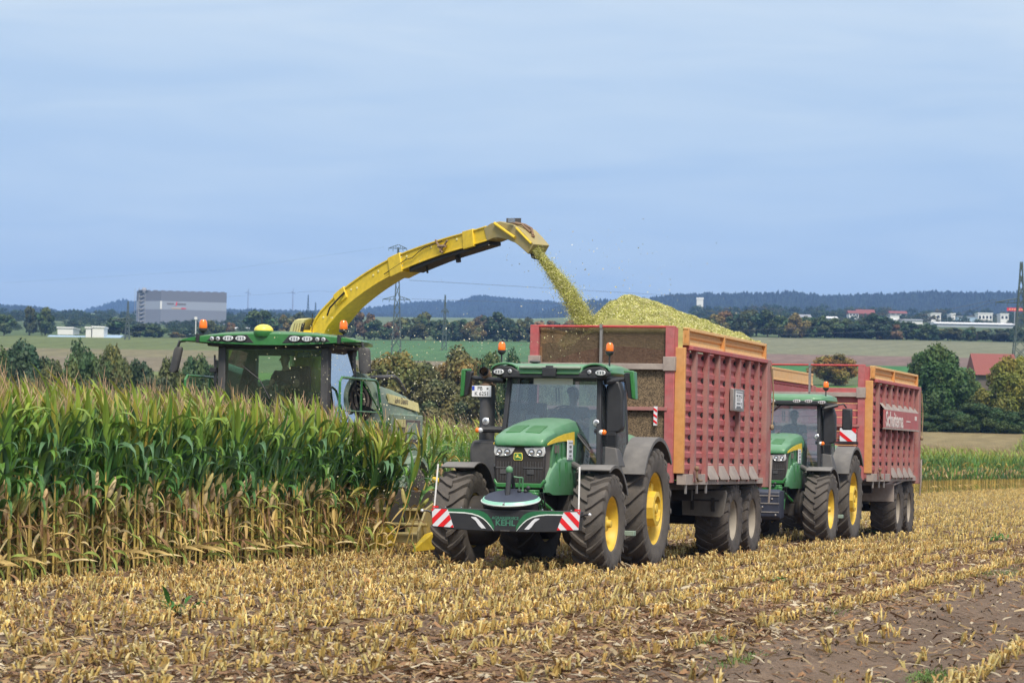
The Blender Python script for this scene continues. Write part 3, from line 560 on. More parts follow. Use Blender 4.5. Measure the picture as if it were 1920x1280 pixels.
    # fenders
    for sd in (-1, 1):
        b = MB(); arc_shell(b, -.05, .735, .90, R(66), R(150), sd*.82+.13, sd*1.35+.13, .022, lip=.03)
        fo = b.build('front_fender', 'fender', root, .004)
        g = MB(); g.tube([(sd*.68, -.05, .80), (sd*.66, -.25, 1.2), (sd*.68, -.25, 1.50), (sd*.76, -.15, 1.60)], .028, 8); g.tube([(sd*.68, .1, 1.58), (sd*.66, .0, 1.3)], .02, 6); g.build('fender_bracket', 'black', fo)
        b = MB(); arc_shell(b, -2.72, .96, 1.13, R(28), R(140), sd*.80, sd*1.24, .025, 20, lip=.04); b.build('rear_fender', 'fender', root, .004)
        b = MB(); rg = []
        for k in range(19):
            a = R(20)+R(125)*k/18; c, s = math.cos(a), math.sin(a); r1 = 1.12
            rg.append([(sd*.845, -2.72+r1*c, .96+r1*s), (sd*.845, -2.72+(r1-.05)*c, .96+(r1-.05)*s), (sd*.60, -2.72+(r1-.02)*c, .96+(r1-.02)*s), (sd*.60, -2.72+(r1+.03)*c, .96+(r1+.03)*s), (sd*.72, -2.72+(r1+.05)*c, .96+(r1+.05)*s)])
        b.loft(rg); b.build('inner_fender', 'green', root, .004, 50)
        b = MB(); b.box(sd*.84, sd*.87, -1.72, -1.62, .9, 1.6); b.build('fender_stay', 'fender', root, .004)
    b = MB()
    for k in range(3): b.box(-.88, -.62, -1.30+.0*k, -.92, .62+.30*k, .66+.30*k)
    b.box(-.64, -.60, -1.3, -.92, .6, 1.5); b.box(-.82, -.55, -.75, -.5, 1.0, 1.5); b.build('cab_step', 'chassis', root, .01)
    b = MB(); b.tube([(-.46, -.30, 1.62), (-.60, -.20, 1.56), (-.66, -.10, 1.50), (-.62, .0, 1.46)], .06, 10); b.build('intake_hose', 'dark', root)
    b = MB(); b.box(-1.18, -.95, -1.5, -1.35, .52, .60); b.build('wheel_chock', 'pgreen', root, .01)
    # interior
    b = MB(); b.box(-.27, .23, -1.95, -1.45, 1.50, 1.98); b.loft([[(-.27, -1.98, 1.95), (.23, -1.98, 1.95), (.23, -1.86, 1.95), (-.27, -1.86, 1.95)], [(-.23, -2.05, 2.55), (.19, -2.05, 2.55), (.19, -1.94, 2.55), (-.23, -1.94, 2.55)]]); b.build('seat', 'seat', root, .04)
    b = MB(); b.loft([[(x0*s-.02, y, z) for x0, z in ((-.14, 1.95), (.14, 1.95), (.14, 2.33), (.09, 2.42), (-.09, 2.42), (-.14, 2.33))] for y, s in ((-.92, 1.3), (-.78, 1.0))]); b.build('dashboard', 'black', root, .02)
    b = MB(); c = Vector((-.02, -1.20, 2.42)); pts = [tuple(c+Vector((.20*math.cos(a), -.20*math.sin(a)*.75, .20*math.sin(a)*.66))) for a in np.linspace(0, 2*PI, 25)]; b.tube(pts, .014, 8, cap=False); b.tube([(-.02, -1.20, 2.42), (-.02, -.95, 2.15)], .03, 8); b.tube([pts[0], tuple(c), pts[12]], .012, 6); b.build('steering_wheel', 'black', root)
    b = MB(); b.box(.36, .62, -1.3, -1.26, 2.22, 2.42); b.tube([(.5, -1.3, 2.2), (.5, -1.4, 1.9)], .02, 6); mo = b.build('monitor', 'black', root, .01); g = MB(); g.box(.38, .60, -1.262, -1.255, 2.24, 2.40); g.build('monitor_screen', 'signtxt', mo)
    b = MB(); b.tube([(.24, -1.9, 2.75), (.24, -1.85, 2.85), (.28, -1.85, 2.85), (.28, -1.9, 2.62), (.24, -1.9, 2.62), (.24, -1.9, 2.75)], .01, 6); b.box(.5, .62, -2.1, -1.9, 1.6, 2.6); b.build('cab_console', 'dark', root)
    b = MB()
    if kind == 1: b.tube([(-.28, -.62, 2.32), (-.42, -.58, 2.15), (-.58, -.56, 1.98), (-.66, -.56, 1.86)], .010, 6); b.tube([(-.42, -.565, 2.12), (-.66, -.55, 1.84)], .016, 6)
    else: b.tube([(.62, -.57, 2.04), (.30, -.60, 2.25), (.10, -.61, 2.36), (-.02, -.58, 2.16)], .02, 6); b.tube([(.45, -.72, 2.70), (.05, -.765, 2.98)], .012, 6); b.tube([(.30, -.72, 2.80), (.05, -.765, 2.98)], .009, 6)
    b.build('wiper', 'black', root)
    # warning stickers with blurred print on the side panel
    g = MB(); g.box(-.462, -.450, -.28, .02, 1.70, 2.0); s_ = g.build('notice_plate', 'plate', root)
    for k, (a, c, h) in enumerate(((1.96, .9, .012), (1.90, .5, .04), (1.83, .6, .04), (1.76, .5, .03), (1.72, .9, .012))): q = MB(); q.box(-.466, -.461, -.13-.12*c, -.13+.12*c, a-h/2, a+h/2); q.build('notice_print', 'signtxt', s_)
    if kind == 1:
        g = MB(); g.box(1.05, 1.37, -.83, -.815, 2.665, 2.84); pl = g.build('number_plate', 'plate', root, .004)
        g = MB(); g.box(1.325, 1.366, -.816, -.812, 2.765, 2.835); g.build('plate_band', 'eublue', pl)
        # letters face +y, readable from the front: x axis mirrored
        text_mesh('plate_letters', 'PB', .085, 'ink', pl, (1.235, -.812, 2.795), (PI/2, 0, PI), .001, sx=.95)
        text_mesh('plate_letters', 'K 6251', .085, 'ink', pl, (1.205, -.812, 2.712), (PI/2, 0, PI), .001, sx=.95)
        g = MB(); g.lathe([(.018, -.814), (.001, -.811)], (1.11, 0, 2.795), 1, 12); g.build('plate_seal', 'signtxt', pl)
    # front weight
    if kind == 1:
        b = MB(); Y = 1.72; TLT = lambda a: .075-.085*math.sin(a)
        top = [(-1.13, .945), (-.5, .955), (.5, .955), (1.13, .945)]; 
        b.prism([(-1.14, .66), (-.86, .635), (-.55, .625), (-.30, .62), (.30, .62), (.55, .625), (.86, .635), (1.14, .66), (1.16, .945), (-1.16, .945)], 1, Y-.16, Y); wo = b.build('front_weight', 'black', root, .01)
        g = MB(); rg = []
        for z, rx, ry in ((.60, .26, .10), (.80, .36, .18), (.955, .42, .24), (.965, .43, .33), (1.0, .45, .36)): rg.append([(rx*math.cos(a), Y-.26+ry*math.sin(a), z+(TLT(a) if z > .96 else 0)) for a in np.linspace(0, 2*PI, 40, endpoint=False)])
        g.loft(rg); g.build('weight_block', 'black', wo, .004)
        rg = []; g = MB()
        for z, k in ((1.0, 1.0), (1.015, 1.005)): rg.append([(.452*k*math.cos(a), Y-.26+.362*k*math.sin(a), z+TLT(a)) for a in np.linspace(0, 2*PI, 40, endpoint=False)])
        g.loft(rg); g.build('white_edge', 'wstripe', wo)
        g = MB(); g.loft([[(rx*math.cos(a), Y-.27+ry*math.sin(a), z+TLT(a)*.95) for a in np.linspace(0, 2*PI, 40, endpoint=False)] for z, rx, ry in ((1.015, .45, .36), (1.055, .425, .34))]); g.build('mint_rim', 'mint', wo)
        g = MB(); g.loft([[(rx*math.cos(a), Y-.28-.03*q+ry*math.sin(a), z+TLT(a)*(1-.4*q)) for a in np.linspace(0, 2*PI, 40, endpoint=False)] for z, rx, ry, q in ((1.05, .42, .336, 0), (1.085, .38, .30, .1), (1.10, .26, .18, .15))]); g.build('weight_lid', 'navy', wo, .01)
        g = MB(); g.lathe([(.022, 0), (.018, .03), (.001, .035)], (0, Y+.07, 1.03), 1, 10); g.build('lid_bolt', 'chrome', wo)
        for sd in (-1, 1):      # curved bands of the bumper
            def band(name, m, yy, z0s, z1s, xs):
                g = MB(); n = len(xs); vs = [(sd*x, yy, z) for x, z in zip(xs, z0s)]+[(sd*x, yy, z) for x, z in zip(xs, z1s)]+[(sd*x, yy+.004, z) for x, z in zip(xs, z0s)]+[(sd*x, yy+.004, z) for x, z in zip(xs, z1s)]
                g.add(vs, [(i, i+1, n+i+1, n+i) for i in range(n-1)]+[(2*n+i, 3*n+i, 3*n+i+1, 2*n+i+1) for i in range(n-1)]); return g.build(name, m, wo, 0, 0)
            xs = [.17, .22, .28, .34, .42, .52, .64, .80, .93]
            lo = [.622, .68, .745, .795, .835, .862, .875, .878, .878]
            band('white_stripe', 'wstripe', Y+.002, lo, [z+.018 if i else z for i, z in enumerate(lo)], xs)
            band('green_band', 'bstripe', Y+.001, [z+.018 for z in lo], [.70, .80, .87, .905, .928, .936, .938, .938, .938], xs)
            xs2 = [.30, .33, .38, .45, .52]; band('silver_sweep', 'refw', Y+.002, [.655, .655, .655, .76, .835], [.67, .745, .80, .83, .84], xs2) if 0 else band('silver_sweep', 'refw', Y+.002, [.66, .66, .70, .77, .82], [.662, .735, .785, .825, .828], [.30, .365, .41, .46, .53])
            # hazard plate
            g = MB(); q = [(.80, .66), (1.13, .675), (1.15, .935), (.90, .93)]; g.prism([(sd*a, z) for a, z in q], 1, Y, Y+.008); hz = g.build('warning_plate', 'refw', wo)
            def inside(poly, pt): return all(((poly[(i+1) % 4][0]-poly[i][0])*(pt[1]-poly[i][1])-(poly[(i+1) % 4][1]-poly[i][1])*(pt[0]-poly[i][0])) >= -1e-9 for i in range(4))
            def clip(poly, a, b_, c):    # keep a*x+b*z<=c
                o2 = []
                for i in range(len(poly)):
                    p, r_ = poly[i], poly[(i+1) % len(poly)]; dp, dr = a*p[0]+b_*p[1]-c, a*r_[0]+b_*r_[1]-c
                    if dp <= 0: o2.append(p)
                    if dp*dr < 0: t = dp/(dp-dr); o2.append((p[0]+(r_[0]-p[0])*t, p[1]+(r_[1]-p[1])*t))
                return o2
            g = MB()
            for k in range(-3, 6):
                c0 = .335+k*.205   # stripes run down outwards: x - z = const
                # outward-falling bars
                pl = clip(clip([(a, z) for a, z in q], 1, 1.0, c0+1.29+.10), -1, -1.0, -(c0+1.29))
                if len(pl) > 2: g.prism([(sd*a, z) for a, z in pl], 1, Y+.008, Y+.012)
            g.build('red_stripe', 'refr', hz)
            g = MB(); g.tube([(sd*1.12, Y-.02, .94), (sd*1.10, Y-.10, 1.60)], .013, 6); g.build('marker_rod', 'white', wo)
            g = MB(); g.box(sd*1.06, sd*1.14, Y-.05, Y-.01, .945, .975); g.build('rod_foot', 'refr', wo)
            g = MB(); g.tube([(sd*1.15, Y-.05, .86), (sd*1.22, Y-.02, .90), (sd*1.29, Y, .90)], .015, 6); mk = g.build('marker_lamp', 'black', wo); g = MB(); g.sphere((sd*1.30, Y+.01, .90), .026, 10, 7); g.build('lens', 'lens', mk)
        text_mesh('weight_lettering', 'AGRARSERVICE', .062, 'letter', wo, (0, Y+.003, .818), (PI/2, 0, PI), .0015, sx=.98, bold=.0012)
        text_mesh('weight_lettering', 'KEHL', .118, 'letter', wo, (0, Y+.003, .745), (PI/2, 0, PI), .0015, sx=1.1, bold=.003)
        g = MB(); g.box(-.07, .07, Y, Y+.006, .628, .64); g.build('lower_badge', 'lensd', wo)
        g = MB()
        for x in (-1.0, -.7, -.56, .56, .7, .95): g.sphere((x, Y-.04, .955), (.014, .014, .012), 6, 5)
        g.build('bolt', 'chrome', wo)
    else:
        b = MB(); Y = 1.95; b.loft([[(-.46, y, z0), (.46, y, z0), (.46, y, z1), (-.46, y, z1)] for y, z0, z1 in ((1.45, .55, 1.12), (1.85, .52, 1.15), (Y, .58, 1.10))]); wo = b.build('front_weight', 'navy', root, .03)
        g = MB()
        for z in (.68, .86, 1.02): g.box(-.45, .45, Y-.04, Y+.015, z-.012, z+.012)
        for x, z in ((-.3, .95), (-.1, .78), (.12, .93), (.3, .78), (-.38, .62), (.38, .62)): g.sphere((x, Y+.01, z), (.022, .015, .022), 8, 6)
        g.build('weight_rib', 'steel', wo)
        g = MB(); g.box(.16, .36, Y+.01, Y+.02, .97, 1.09); g.build('white_sticker', 'plate', wo)
    return root
t1 = tractor('front tractor with two orange beacons and red and white striped bumper', 0, 1)
t2 = tractor('second tractor behind the first red trailer, with plain dark front weight', -18.2, 2)
driver('person', 'person in dark blue shirt turned sideways at the wheel of the front tractor', tuple(tw(-.06, -1.70, 2.02)), RZ, ((-.22, .42, .30), (.16, .46, .36)), 'shirt', 1.1, .0)
driver('person', 'person sitting upright behind the windscreen of the second tractor', tuple(tw(-.02, -19.9, 2.02)), RZ, ((-.18, .44, .30), (.18, .44, .30)), 'shirt', 0.1, .0)
# ---------------------------------------------------------------- trailers
def trailer(label, ox, oy, kind):
    root = thing('forage_trailer', label, 'trailer', tuple(tw(ox, oy, 0)), RZ)
    hf, hs, LN, z0, z1 = 1.26, 1.42, 6.95, 1.34, 3.96
    b = MB(); b.box(-.45, -.30, -LN, .6, .95, 1.25); b.box(.30, .45, -LN, .6, .95, 1.25); b.box(-1.2, 1.2, -LN, 0, 1.22, 1.33)
    for y in (-.6, -2.2, -3.8, -5.4, -6.6): b.box(-1.1, 1.1, y-.06, y+.06, 1.02, 1.22)
    b.box(-.35, .35, -6.6, -3.4, .72, .95); ch = b.build('chassis', 'chassis', root, .01)
    b = MB(); b.hexa([(-.4, .3, .8), (.4, .3, .8), (.1, 1.75, .55), (-.1, 1.75, .55), (-.4, .3, 1.15), (.4, .3, 1.15), (.1, 1.75, .72), (-.1, 1.75, .72)]); b.tube([(0, 1.7, .62), (0, 1.95, .60)], .05, 8); b.build('drawbar', 'chassis', root, .01)
    b = MB(); b.hexa([(-1.02, -.2, .95), (-.78, -.2, .88), (-.78, -.1, .88), (-1.02, -.1, .95), (-1.0, -.2, 1.2), (-.86, -.2, 1.2), (-.86, -.1, 1.2), (-1.0, -.1, 1.2)]); b.build('yellow_bracket', 'orange', root, .008)
    # front wall: frame bars, screens
    b = MB()
    b.box(-hf+.1, hf-.1, -.11, -.03, z0, z0+.08); fw = b.build('front_wall', 'red', root, .008)
    for x in (-hf+.07, hf-.07): b = MB(); b.box(x-.08, x+.08, -.12, .0, z0, 3.30); b.box(x-.075, x+.075, -.15, .02, 3.30, z1+.02); b.build('front_post', 'red', fw, .008)
    for x in (-1, 1): g = MB(); g.box(x*(hf-.18), x*(hf+.03), -.16, .035, 3.22, 3.46); g.build('post_sleeve', 'drail', fw, .008)
    g = MB(); g.tube([(-hf, 0, z1), (hf, 0, z1)], .022, 8); g.build('top_bar', 'bred', fw)
    g = MB(); g.box(-hf+.1, hf-.1, -.08, .03, 3.24, 3.34); g.build('cross_rail', 'drail', fw, .006)
    g = MB(); g.box(-hf+.1, hf-.1, -.06, .02, 2.55, 2.61); g.box(-hf+.1, hf-.1, -.06, .02, 1.92, 1.98); g.build('cross_bar', 'pinkrib', fw, .005)
    g = MB(); g.box(-.015, .03, -.04, .03, 3.3, z1); g.box(-.015, .03, -.04, .05, z1-.03, z1+.04); g.build('centre_bar', 'steel', fw)
    g = MB()
    for x in (-.42, .42): g.box(x-.03, x+.03, -.05, .015, 1.5, 3.25)
    g.build('upright_bar', 'pinkrib', fw, .005)
    g = MB(); g.box(-hf+.1, hf-.1, -.075, -.065, 3.34, z1-.02); 
    if kind == 1: g.build('upper_screen', 'screen', fw, 0, 0); g = MB(); g.prism([(1.0, 3.33), (.75, 3.43), (.42, 3.53), (.1, 3.60), (-.3, 3.63), (-.7, 3.61), (-1.12, 3.56), (-1.12, 3.33)], 1, -.095, -.088); g.build('inner_apron', 'bred', fw, 0, 0)
    g = MB(); g.box(-hf+.1, hf-.1, -.075, -.065, 1.92, 3.26)
    if kind == 1: g.build('lower_screen', 'lscreen', fw, 0, 0)
    if kind == 2:      # plank wall seen behind the screen, lower half solid
        g = MB()
        for k in range(11): g.box(-hf+.1, hf-.1, -.13, -.095+.02*(k % 2), 1.50+k*.16, 1.645+k*.16)
        g.build('plank', 'red', fw, .006)
    g = MB()
    for k in range(4): zz = 1.36+k*.14; g.loft([[(x, -.10, zz), (x, -.06, zz+.03), (x, .0, zz+.05), (x, .0, zz+.10), (x, -.06, zz+.125), (x, -.10, zz+.14)] for x in (-hf+.12, hf-.12)])
    g.build('corrugated_foot', 'red', fw)
    # chamfers and corner posts
    for sd in (-1, 1):
        hs = 1.42 if sd < 0 else 1.27
        b = MB(); b.hexa([(sd*(hf-.02), -.12, 3.26), (sd*(hf-.02), .0, 3.26), (sd*hs, -.36, 3.50), (sd*hs, -.48, 3.50), (sd*(hf-.02), -.12, 3.94), (sd*(hf-.02), .0, 3.94), (sd*hs, -.36, 3.96), (sd*hs, -.48, 3.96)]); b.build('corner_gusset', 'red', root, .006)
        b = MB(); b.prism([(sd*(hf-.10), -.02), (sd*(hf-.04), .0), (sd*(hs-.15), -.05), (sd*(hs-.15), -.12), (sd*(hf-.10), -.10)], 2, 1.52, 3.26); b.build('front_corner', 'red', root, .005)
        b = MB(); b.box(sd*(hs-.20), sd*(hs+.02), -.16, -.07, 1.50, 3.62); b.build('corner_post', 'orange', root, .008)
        # side wall, corrugated lengthwise
        b = MB(); prof = []; z = z0+.16
        while z < 3.56:
            prof += [(hs-.03, z), (hs-.03, z+.035), (hs, z+.075), (hs, z+.155), (hs-.02, z+.17)]; z += .197
        prof = [(min(p[0], hs), min(p[1], 3.56)) for p in prof]
        poly = prof+[(hs-.09, 3.56), (hs-.09, z0+.16)]
        b.prism([(sd*x, z) for x, z in poly], 1, -LN+.5, -.16); sw = b.build('side_wall', 'red', root, 0, 30)
        ribs = [.72, 1.62, 2.48, 3.34, 4.20, 5.02, 5.82]
        for k, y in enumerate(ribs):
            g = MB(); g.box(sd*(hs-.02), sd*(hs+.07), -y-.065, -y+.065, z0+.02, 3.60); nf = len(g.f)
            for kk in (1, 3, 5, 8, 10): zz = z0+.165+.197*kk; g.box(sd*(hs-.03), sd*(hs-.004), -y+.066, -y+.15, zz-.01, zz+.07)
            g.build('rib', 'pinkrib', sw, 0, m2='ink', split=nf)
        g = MB(); g.box(sd*(hs-.04), sd*(hs+.10), -LN+.45, -.30, 3.585, 3.655); g.build('top_rail', 'red', sw, .008)
        g = MB(); g.box(sd*(hs-.10), sd*(hs+.06), -2.9, -.10, z0-.03, z0+.15); g.box(sd*(hs-.10), sd*(hs+.04), -LN, -2.9, z0-.03, z0+.08); g.build('lower_rail', 'drail', sw, .006)
        for y0, y1 in zip(ribs[1:-1], ribs[2:]) if kind == 1 else zip(ribs[2:-1], ribs[3:]):
            g = MB(); g.hexa([(sd*(hs-.02), -y0-.07, z0+.30), (sd*(hs-.02), -y1+.07, z0+.30), (sd*(hs+.11), -y1+.07, z0+.05), (sd*(hs+.11), -y0-.07, z0+.05), (sd*(hs-.02), -y0-.07, z0+.34), (sd*(hs-.02), -y1+.07, z0+.34), (sd*(hs+.11), -y1+.07, z0+.08), (sd*(hs+.11), -y0-.07, z0+.08)]); g.build('sloped_skirt', 'drail', sw, .004)
        # boards on top
        b = MB(); b.box(sd*(hs-.06), sd*(hs-.03), -LN+.35, -.20, 3.66, z1-.01); eb = b.build('extension_board', 'lorange', root, .004)
        g = MB(); g.box(sd*(hs-.07), sd*(hs+.04), -LN+.33, -.20, z1-.05, z1); g.box(sd*(hs-.07), sd*(hs+.03), -LN+.33, -.20, 3.66, 3.70); g.build('board_edge', 'lorange', eb, .004)
        g = MB()
        for y in (-.24, -3.0, -LN+.38): g.box(sd*(hs-.05), sd*(hs+.045), y-.04, y+.04, 3.66, z1-.01)
        g.prism([(sd*(hs-.02), 3.78), (sd*(hs+.0), 3.80), (sd*(hs+.0), 3.84), (sd*(hs-.02), 3.86)], 1, -LN+.35, -.2); g.build('board_stiffener', 'orange', eb, .004)
        # rear frame
        b = MB(); b.box(sd*(hs-.10), sd*(hs+.09), -LN+.12, -LN+.48, z0-.1, 3.66); rr = b.build('rear_post', 'pinkrib', root, .01)
        g = MB(); g.box(sd*(hs-.08), sd*(hs+.06), -LN-.10, -LN+.12, z0+.15, 3.64); g.build('tailgate_side', 'red', rr, .01)
        g = MB(); g.tube([(sd*(hs+.10), -LN+.20, 3.55), (sd*(hs+.12), -LN+.02, 3.1), (sd*(hs+.12), -LN+.10, 2.45)], .012, 6); g.tube([(sd*(hs+.10), -LN+.05, 3.5), (sd*(hs+.12), -LN-.02, 2.9), (sd*(hs+.12), -LN+.10, 2.4)], .012, 6); g.sphere((sd*(hs+.12), -LN+.1, 2.38), (.04, .08, .06), 8, 6); g.build('rope', 'rope', rr)
        g = MB(); g.hexa([(sd*(hs+.09), -LN+.1, 1.28), (sd*(hs+.12), -LN+.1, 1.28), (sd*(hs+.12), -LN-.02, 1.85), (sd*(hs+.09), -LN-.02, 1.85), (sd*(hs+.09), -LN+.17, 1.28), (sd*(hs+.12), -LN+.17, 1.28), (sd*(hs+.12), -LN+.05, 1.85), (sd*(hs+.09), -LN+.05, 1.85)]); g.tube([(sd*(hs+.13), -LN+.22, 1.75), (sd*(hs+.14), -LN+.28, 1.3), (sd*(hs+.10), -LN+.2, .95)], .02, 6); g.build('tailgate_ram', 'drail', rr)
        # handle, hooks
        g = MB(); g.tube([(sd*(hs+.10), -1.1, z0+.04), (sd*(hs+.12), -.75, z0+.04), (sd*(hs+.13), -.62, z0+.10), (sd*(hs+.13), -.60, z0+.22)], .022, 8); g.sphere((sd*(hs+.13), -.6, z0+.25), .045, 8, 6); g.build('crank_handle', 'rust', root)
        for ya in (-.24, -1.05, -1.75): g = MB(); g.box(sd*(hs+.02), sd*(hs+.05), ya, ya+.08, z0-.18, z0+.0); g.build('hook', 'steel', root, .004)
    hs = 1.42; b = MB(); b.box(-hs+.1, 1.2, -LN-.02, -LN+.06, z0, 3.62 if kind == 2 else 3.75); b.build('tailgate', 'red', root, .01)
    if kind == 2:
        g = MB()
        for k in range(5): g.box(-hs+.12, hs-.12, -LN+.06, -LN+.10, 1.5+.42*k, 1.8+.42*k)
        g.build('tailgate_plank', 'lorange', root, .01)
    # running gear
    for y in (-4.35, -6.0):
        b = MB(); b.box(-1.0, 1.0, y-.07, y+.07, .56, .72); b.build('axle', 'chassis', root, .01)
        for sd in (-1, 1): wheel(root, sd*1.10, y, .65, .68, .62, .36, sd, 'trub', 'cream', hubout=-.06, lug=.022, rot=random.random())
    for sd in (-1, 1):
        b = MB()
        if kind == 1:
            p = [(sd*.60, 1.16), (sd*1.42, 1.20), (sd*1.44, 1.14), (sd*1.38, .76), (sd*1.32, .71), (sd*.62, .74)]; b.prism(p, 1, -3.50, -3.47); mg = b.build('mudguard', 'flap', root, .01)
            g = MB(); g.box(sd*.78, sd*.84, -3.47, -3.44, .84, 1.10); g.box(sd*1.16, sd*1.22, -3.47, -3.44, .82, 1.06); g.box(sd*.70, sd*1.30, -3.465, -3.445, 1.0, 1.03); g.build('mudguard_strap', 'chassis', mg, .004)
        else:
            b.box(sd*.62, sd*1.44, -3.30, -3.26, .82, 1.22); b.hexa([(sd*.60, -3.26, 1.2), (sd*1.44, -3.26, 1.2), (sd*1.44, -6.7, 1.42), (sd*.6, -6.7, 1.42), (sd*.60, -3.26, 1.24), (sd*1.44, -3.26, 1.24), (sd*1.44, -6.7, 1.46), (sd*.6, -6.7, 1.46)]); b.build('mudguard', 'drail', root, .01)
    if kind == 1:
        b = MB(); b.box(-hs-.16, -hs-.09, -4.15, -3.25, 2.62, 3.02); s_ = b.build('sign_box', 'steel', root, .01); g = MB(); g.box(-hs-.165, -hs-.158, -3.98, -3.42, 2.66, 2.98); g.build('sign_face', 'plate', s_)
        g = MB()
        for z, a, c in ((2.96, -3.95, -3.45), (2.90, -3.80, -3.66), (2.90, -3.60, -3.46), (2.76, -3.80, -3.50), (2.70, -3.82, -3.48), (2.675, -3.95, -3.45)): g.box(-hs-.169, -hs-.164, a, c, z-.008 if z > 2.95 or z < 2.68 else z-.014, z+.008 if z > 2.95 or z < 2.68 else z+.014)
        for y in (-3.76, -3.68, -3.60, -3.52): g.box(-hs-.169, -hs-.164, y-.012, y+.012, 2.80, 2.87)
        g.prism([(-3.92, 2.86), (-3.86, 2.86), (-3.89, 2.93)], 0, -hs-.169, -hs-.164); g.prism([(-3.92, 2.78), (-3.86, 2.78), (-3.89, 2.71)], 0, -hs-.169, -hs-.164); g.build('sign_print', 'signtxt', s_)
        b = MB(); b.box(-1.0, -.94, .02, .05, 2.30, 2.62); b.build('marker_board', 'refw', root); 
        g = MB()
        for k in range(3): g.hexa([(-1.0, .05, 2.32+k*.1), (-.94, .05, 2.36+k*.1), (-.94, .055, 2.36+k*.1), (-1.0, .055, 2.32+k*.1), (-1.0, .05, 2.36+k*.1), (-.94, .05, 2.40+k*.1), (-.94, .055, 2.40+k*.1), (-1.0, .055, 2.36+k*.1)])
        g.build('marker_stripe', 'refr', root)
    else:
        b = MB(); b.box(-hs-.13, -hs-.095, -LN+.75, -1.12, 2.55, 2.98); nb = b.build('name_board', 'red', root, .006)
        g = MB(); g.hexa([(-hs-.13, -LN+.75, 2.98), (-hs-.13, -1.12, 2.98), (-hs-.02, -1.12, 3.12), (-hs-.02, -LN+.75, 3.12), (-hs-.12, -LN+.75, 3.0), (-hs-.12, -1.12, 3.0), (-hs, -1.12, 3.14), (-hs, -LN+.75, 3.14)]); g.box(-hs-.15, -hs-.09, -LN+.75, -1.12, 2.53, 2.57); g.build('board_ledge', 'drail', nb, .004)
        text_mesh('board_lettering', 'Schuitema', .50, 'sidetxt', nb, (-hs-.136, -2.55, 2.75), (PI/2, 0, -PI/2), .002, sx=1.22, bold=.012)
        g = MB(); g.box(-hs-.136, -hs-.13, -5.9, -5.6, 2.80, 2.90); g.box(-hs-.136, -hs-.13, -4.9, -4.3, 2.74, 2.77); g.build('board_mark', 'sidetxt', nb)
        # red and white warning board on the front
        q = [(-1.10, 2.22), (-.72, 2.22), (-.72, 2.52), (-1.10, 2.52)]; b = MB(); b.prism(q, 1, .03, .05); wb = b.build('warning_board', 'refw', root)
        g = MB(); g.prism([(-.72, 2.36), (-.72, 2.46), (-1.02, 2.22), (-.90, 2.22)][::-1], 1, .05, .056); g.prism([(-1.10, 2.22), (-1.10, 2.22), (-1.10, 2.22)], 1, .05, .056) if 0 else None; g.prism([(-1.10, 2.52), (-.94, 2.52), (-1.10, 2.39)], 1, .05, .056); g.build('red_stripe', 'refr', wb)
        g = MB(); g.box(-1.15, -.60, .03, .07, 2.17, 2.21); g.box(-.62, -.55, .03, .12, 2.2, 2.3); g.build('lamp_bar', 'black', root)
    return root
tr1 = trailer('red trailer heaped with chopped maize, directly behind the front tractor', .25, -4.5, 1)
tr2 = trailer('empty red trailer with white lettering on its side board, behind the second tractor', .20, -22.75, 2)

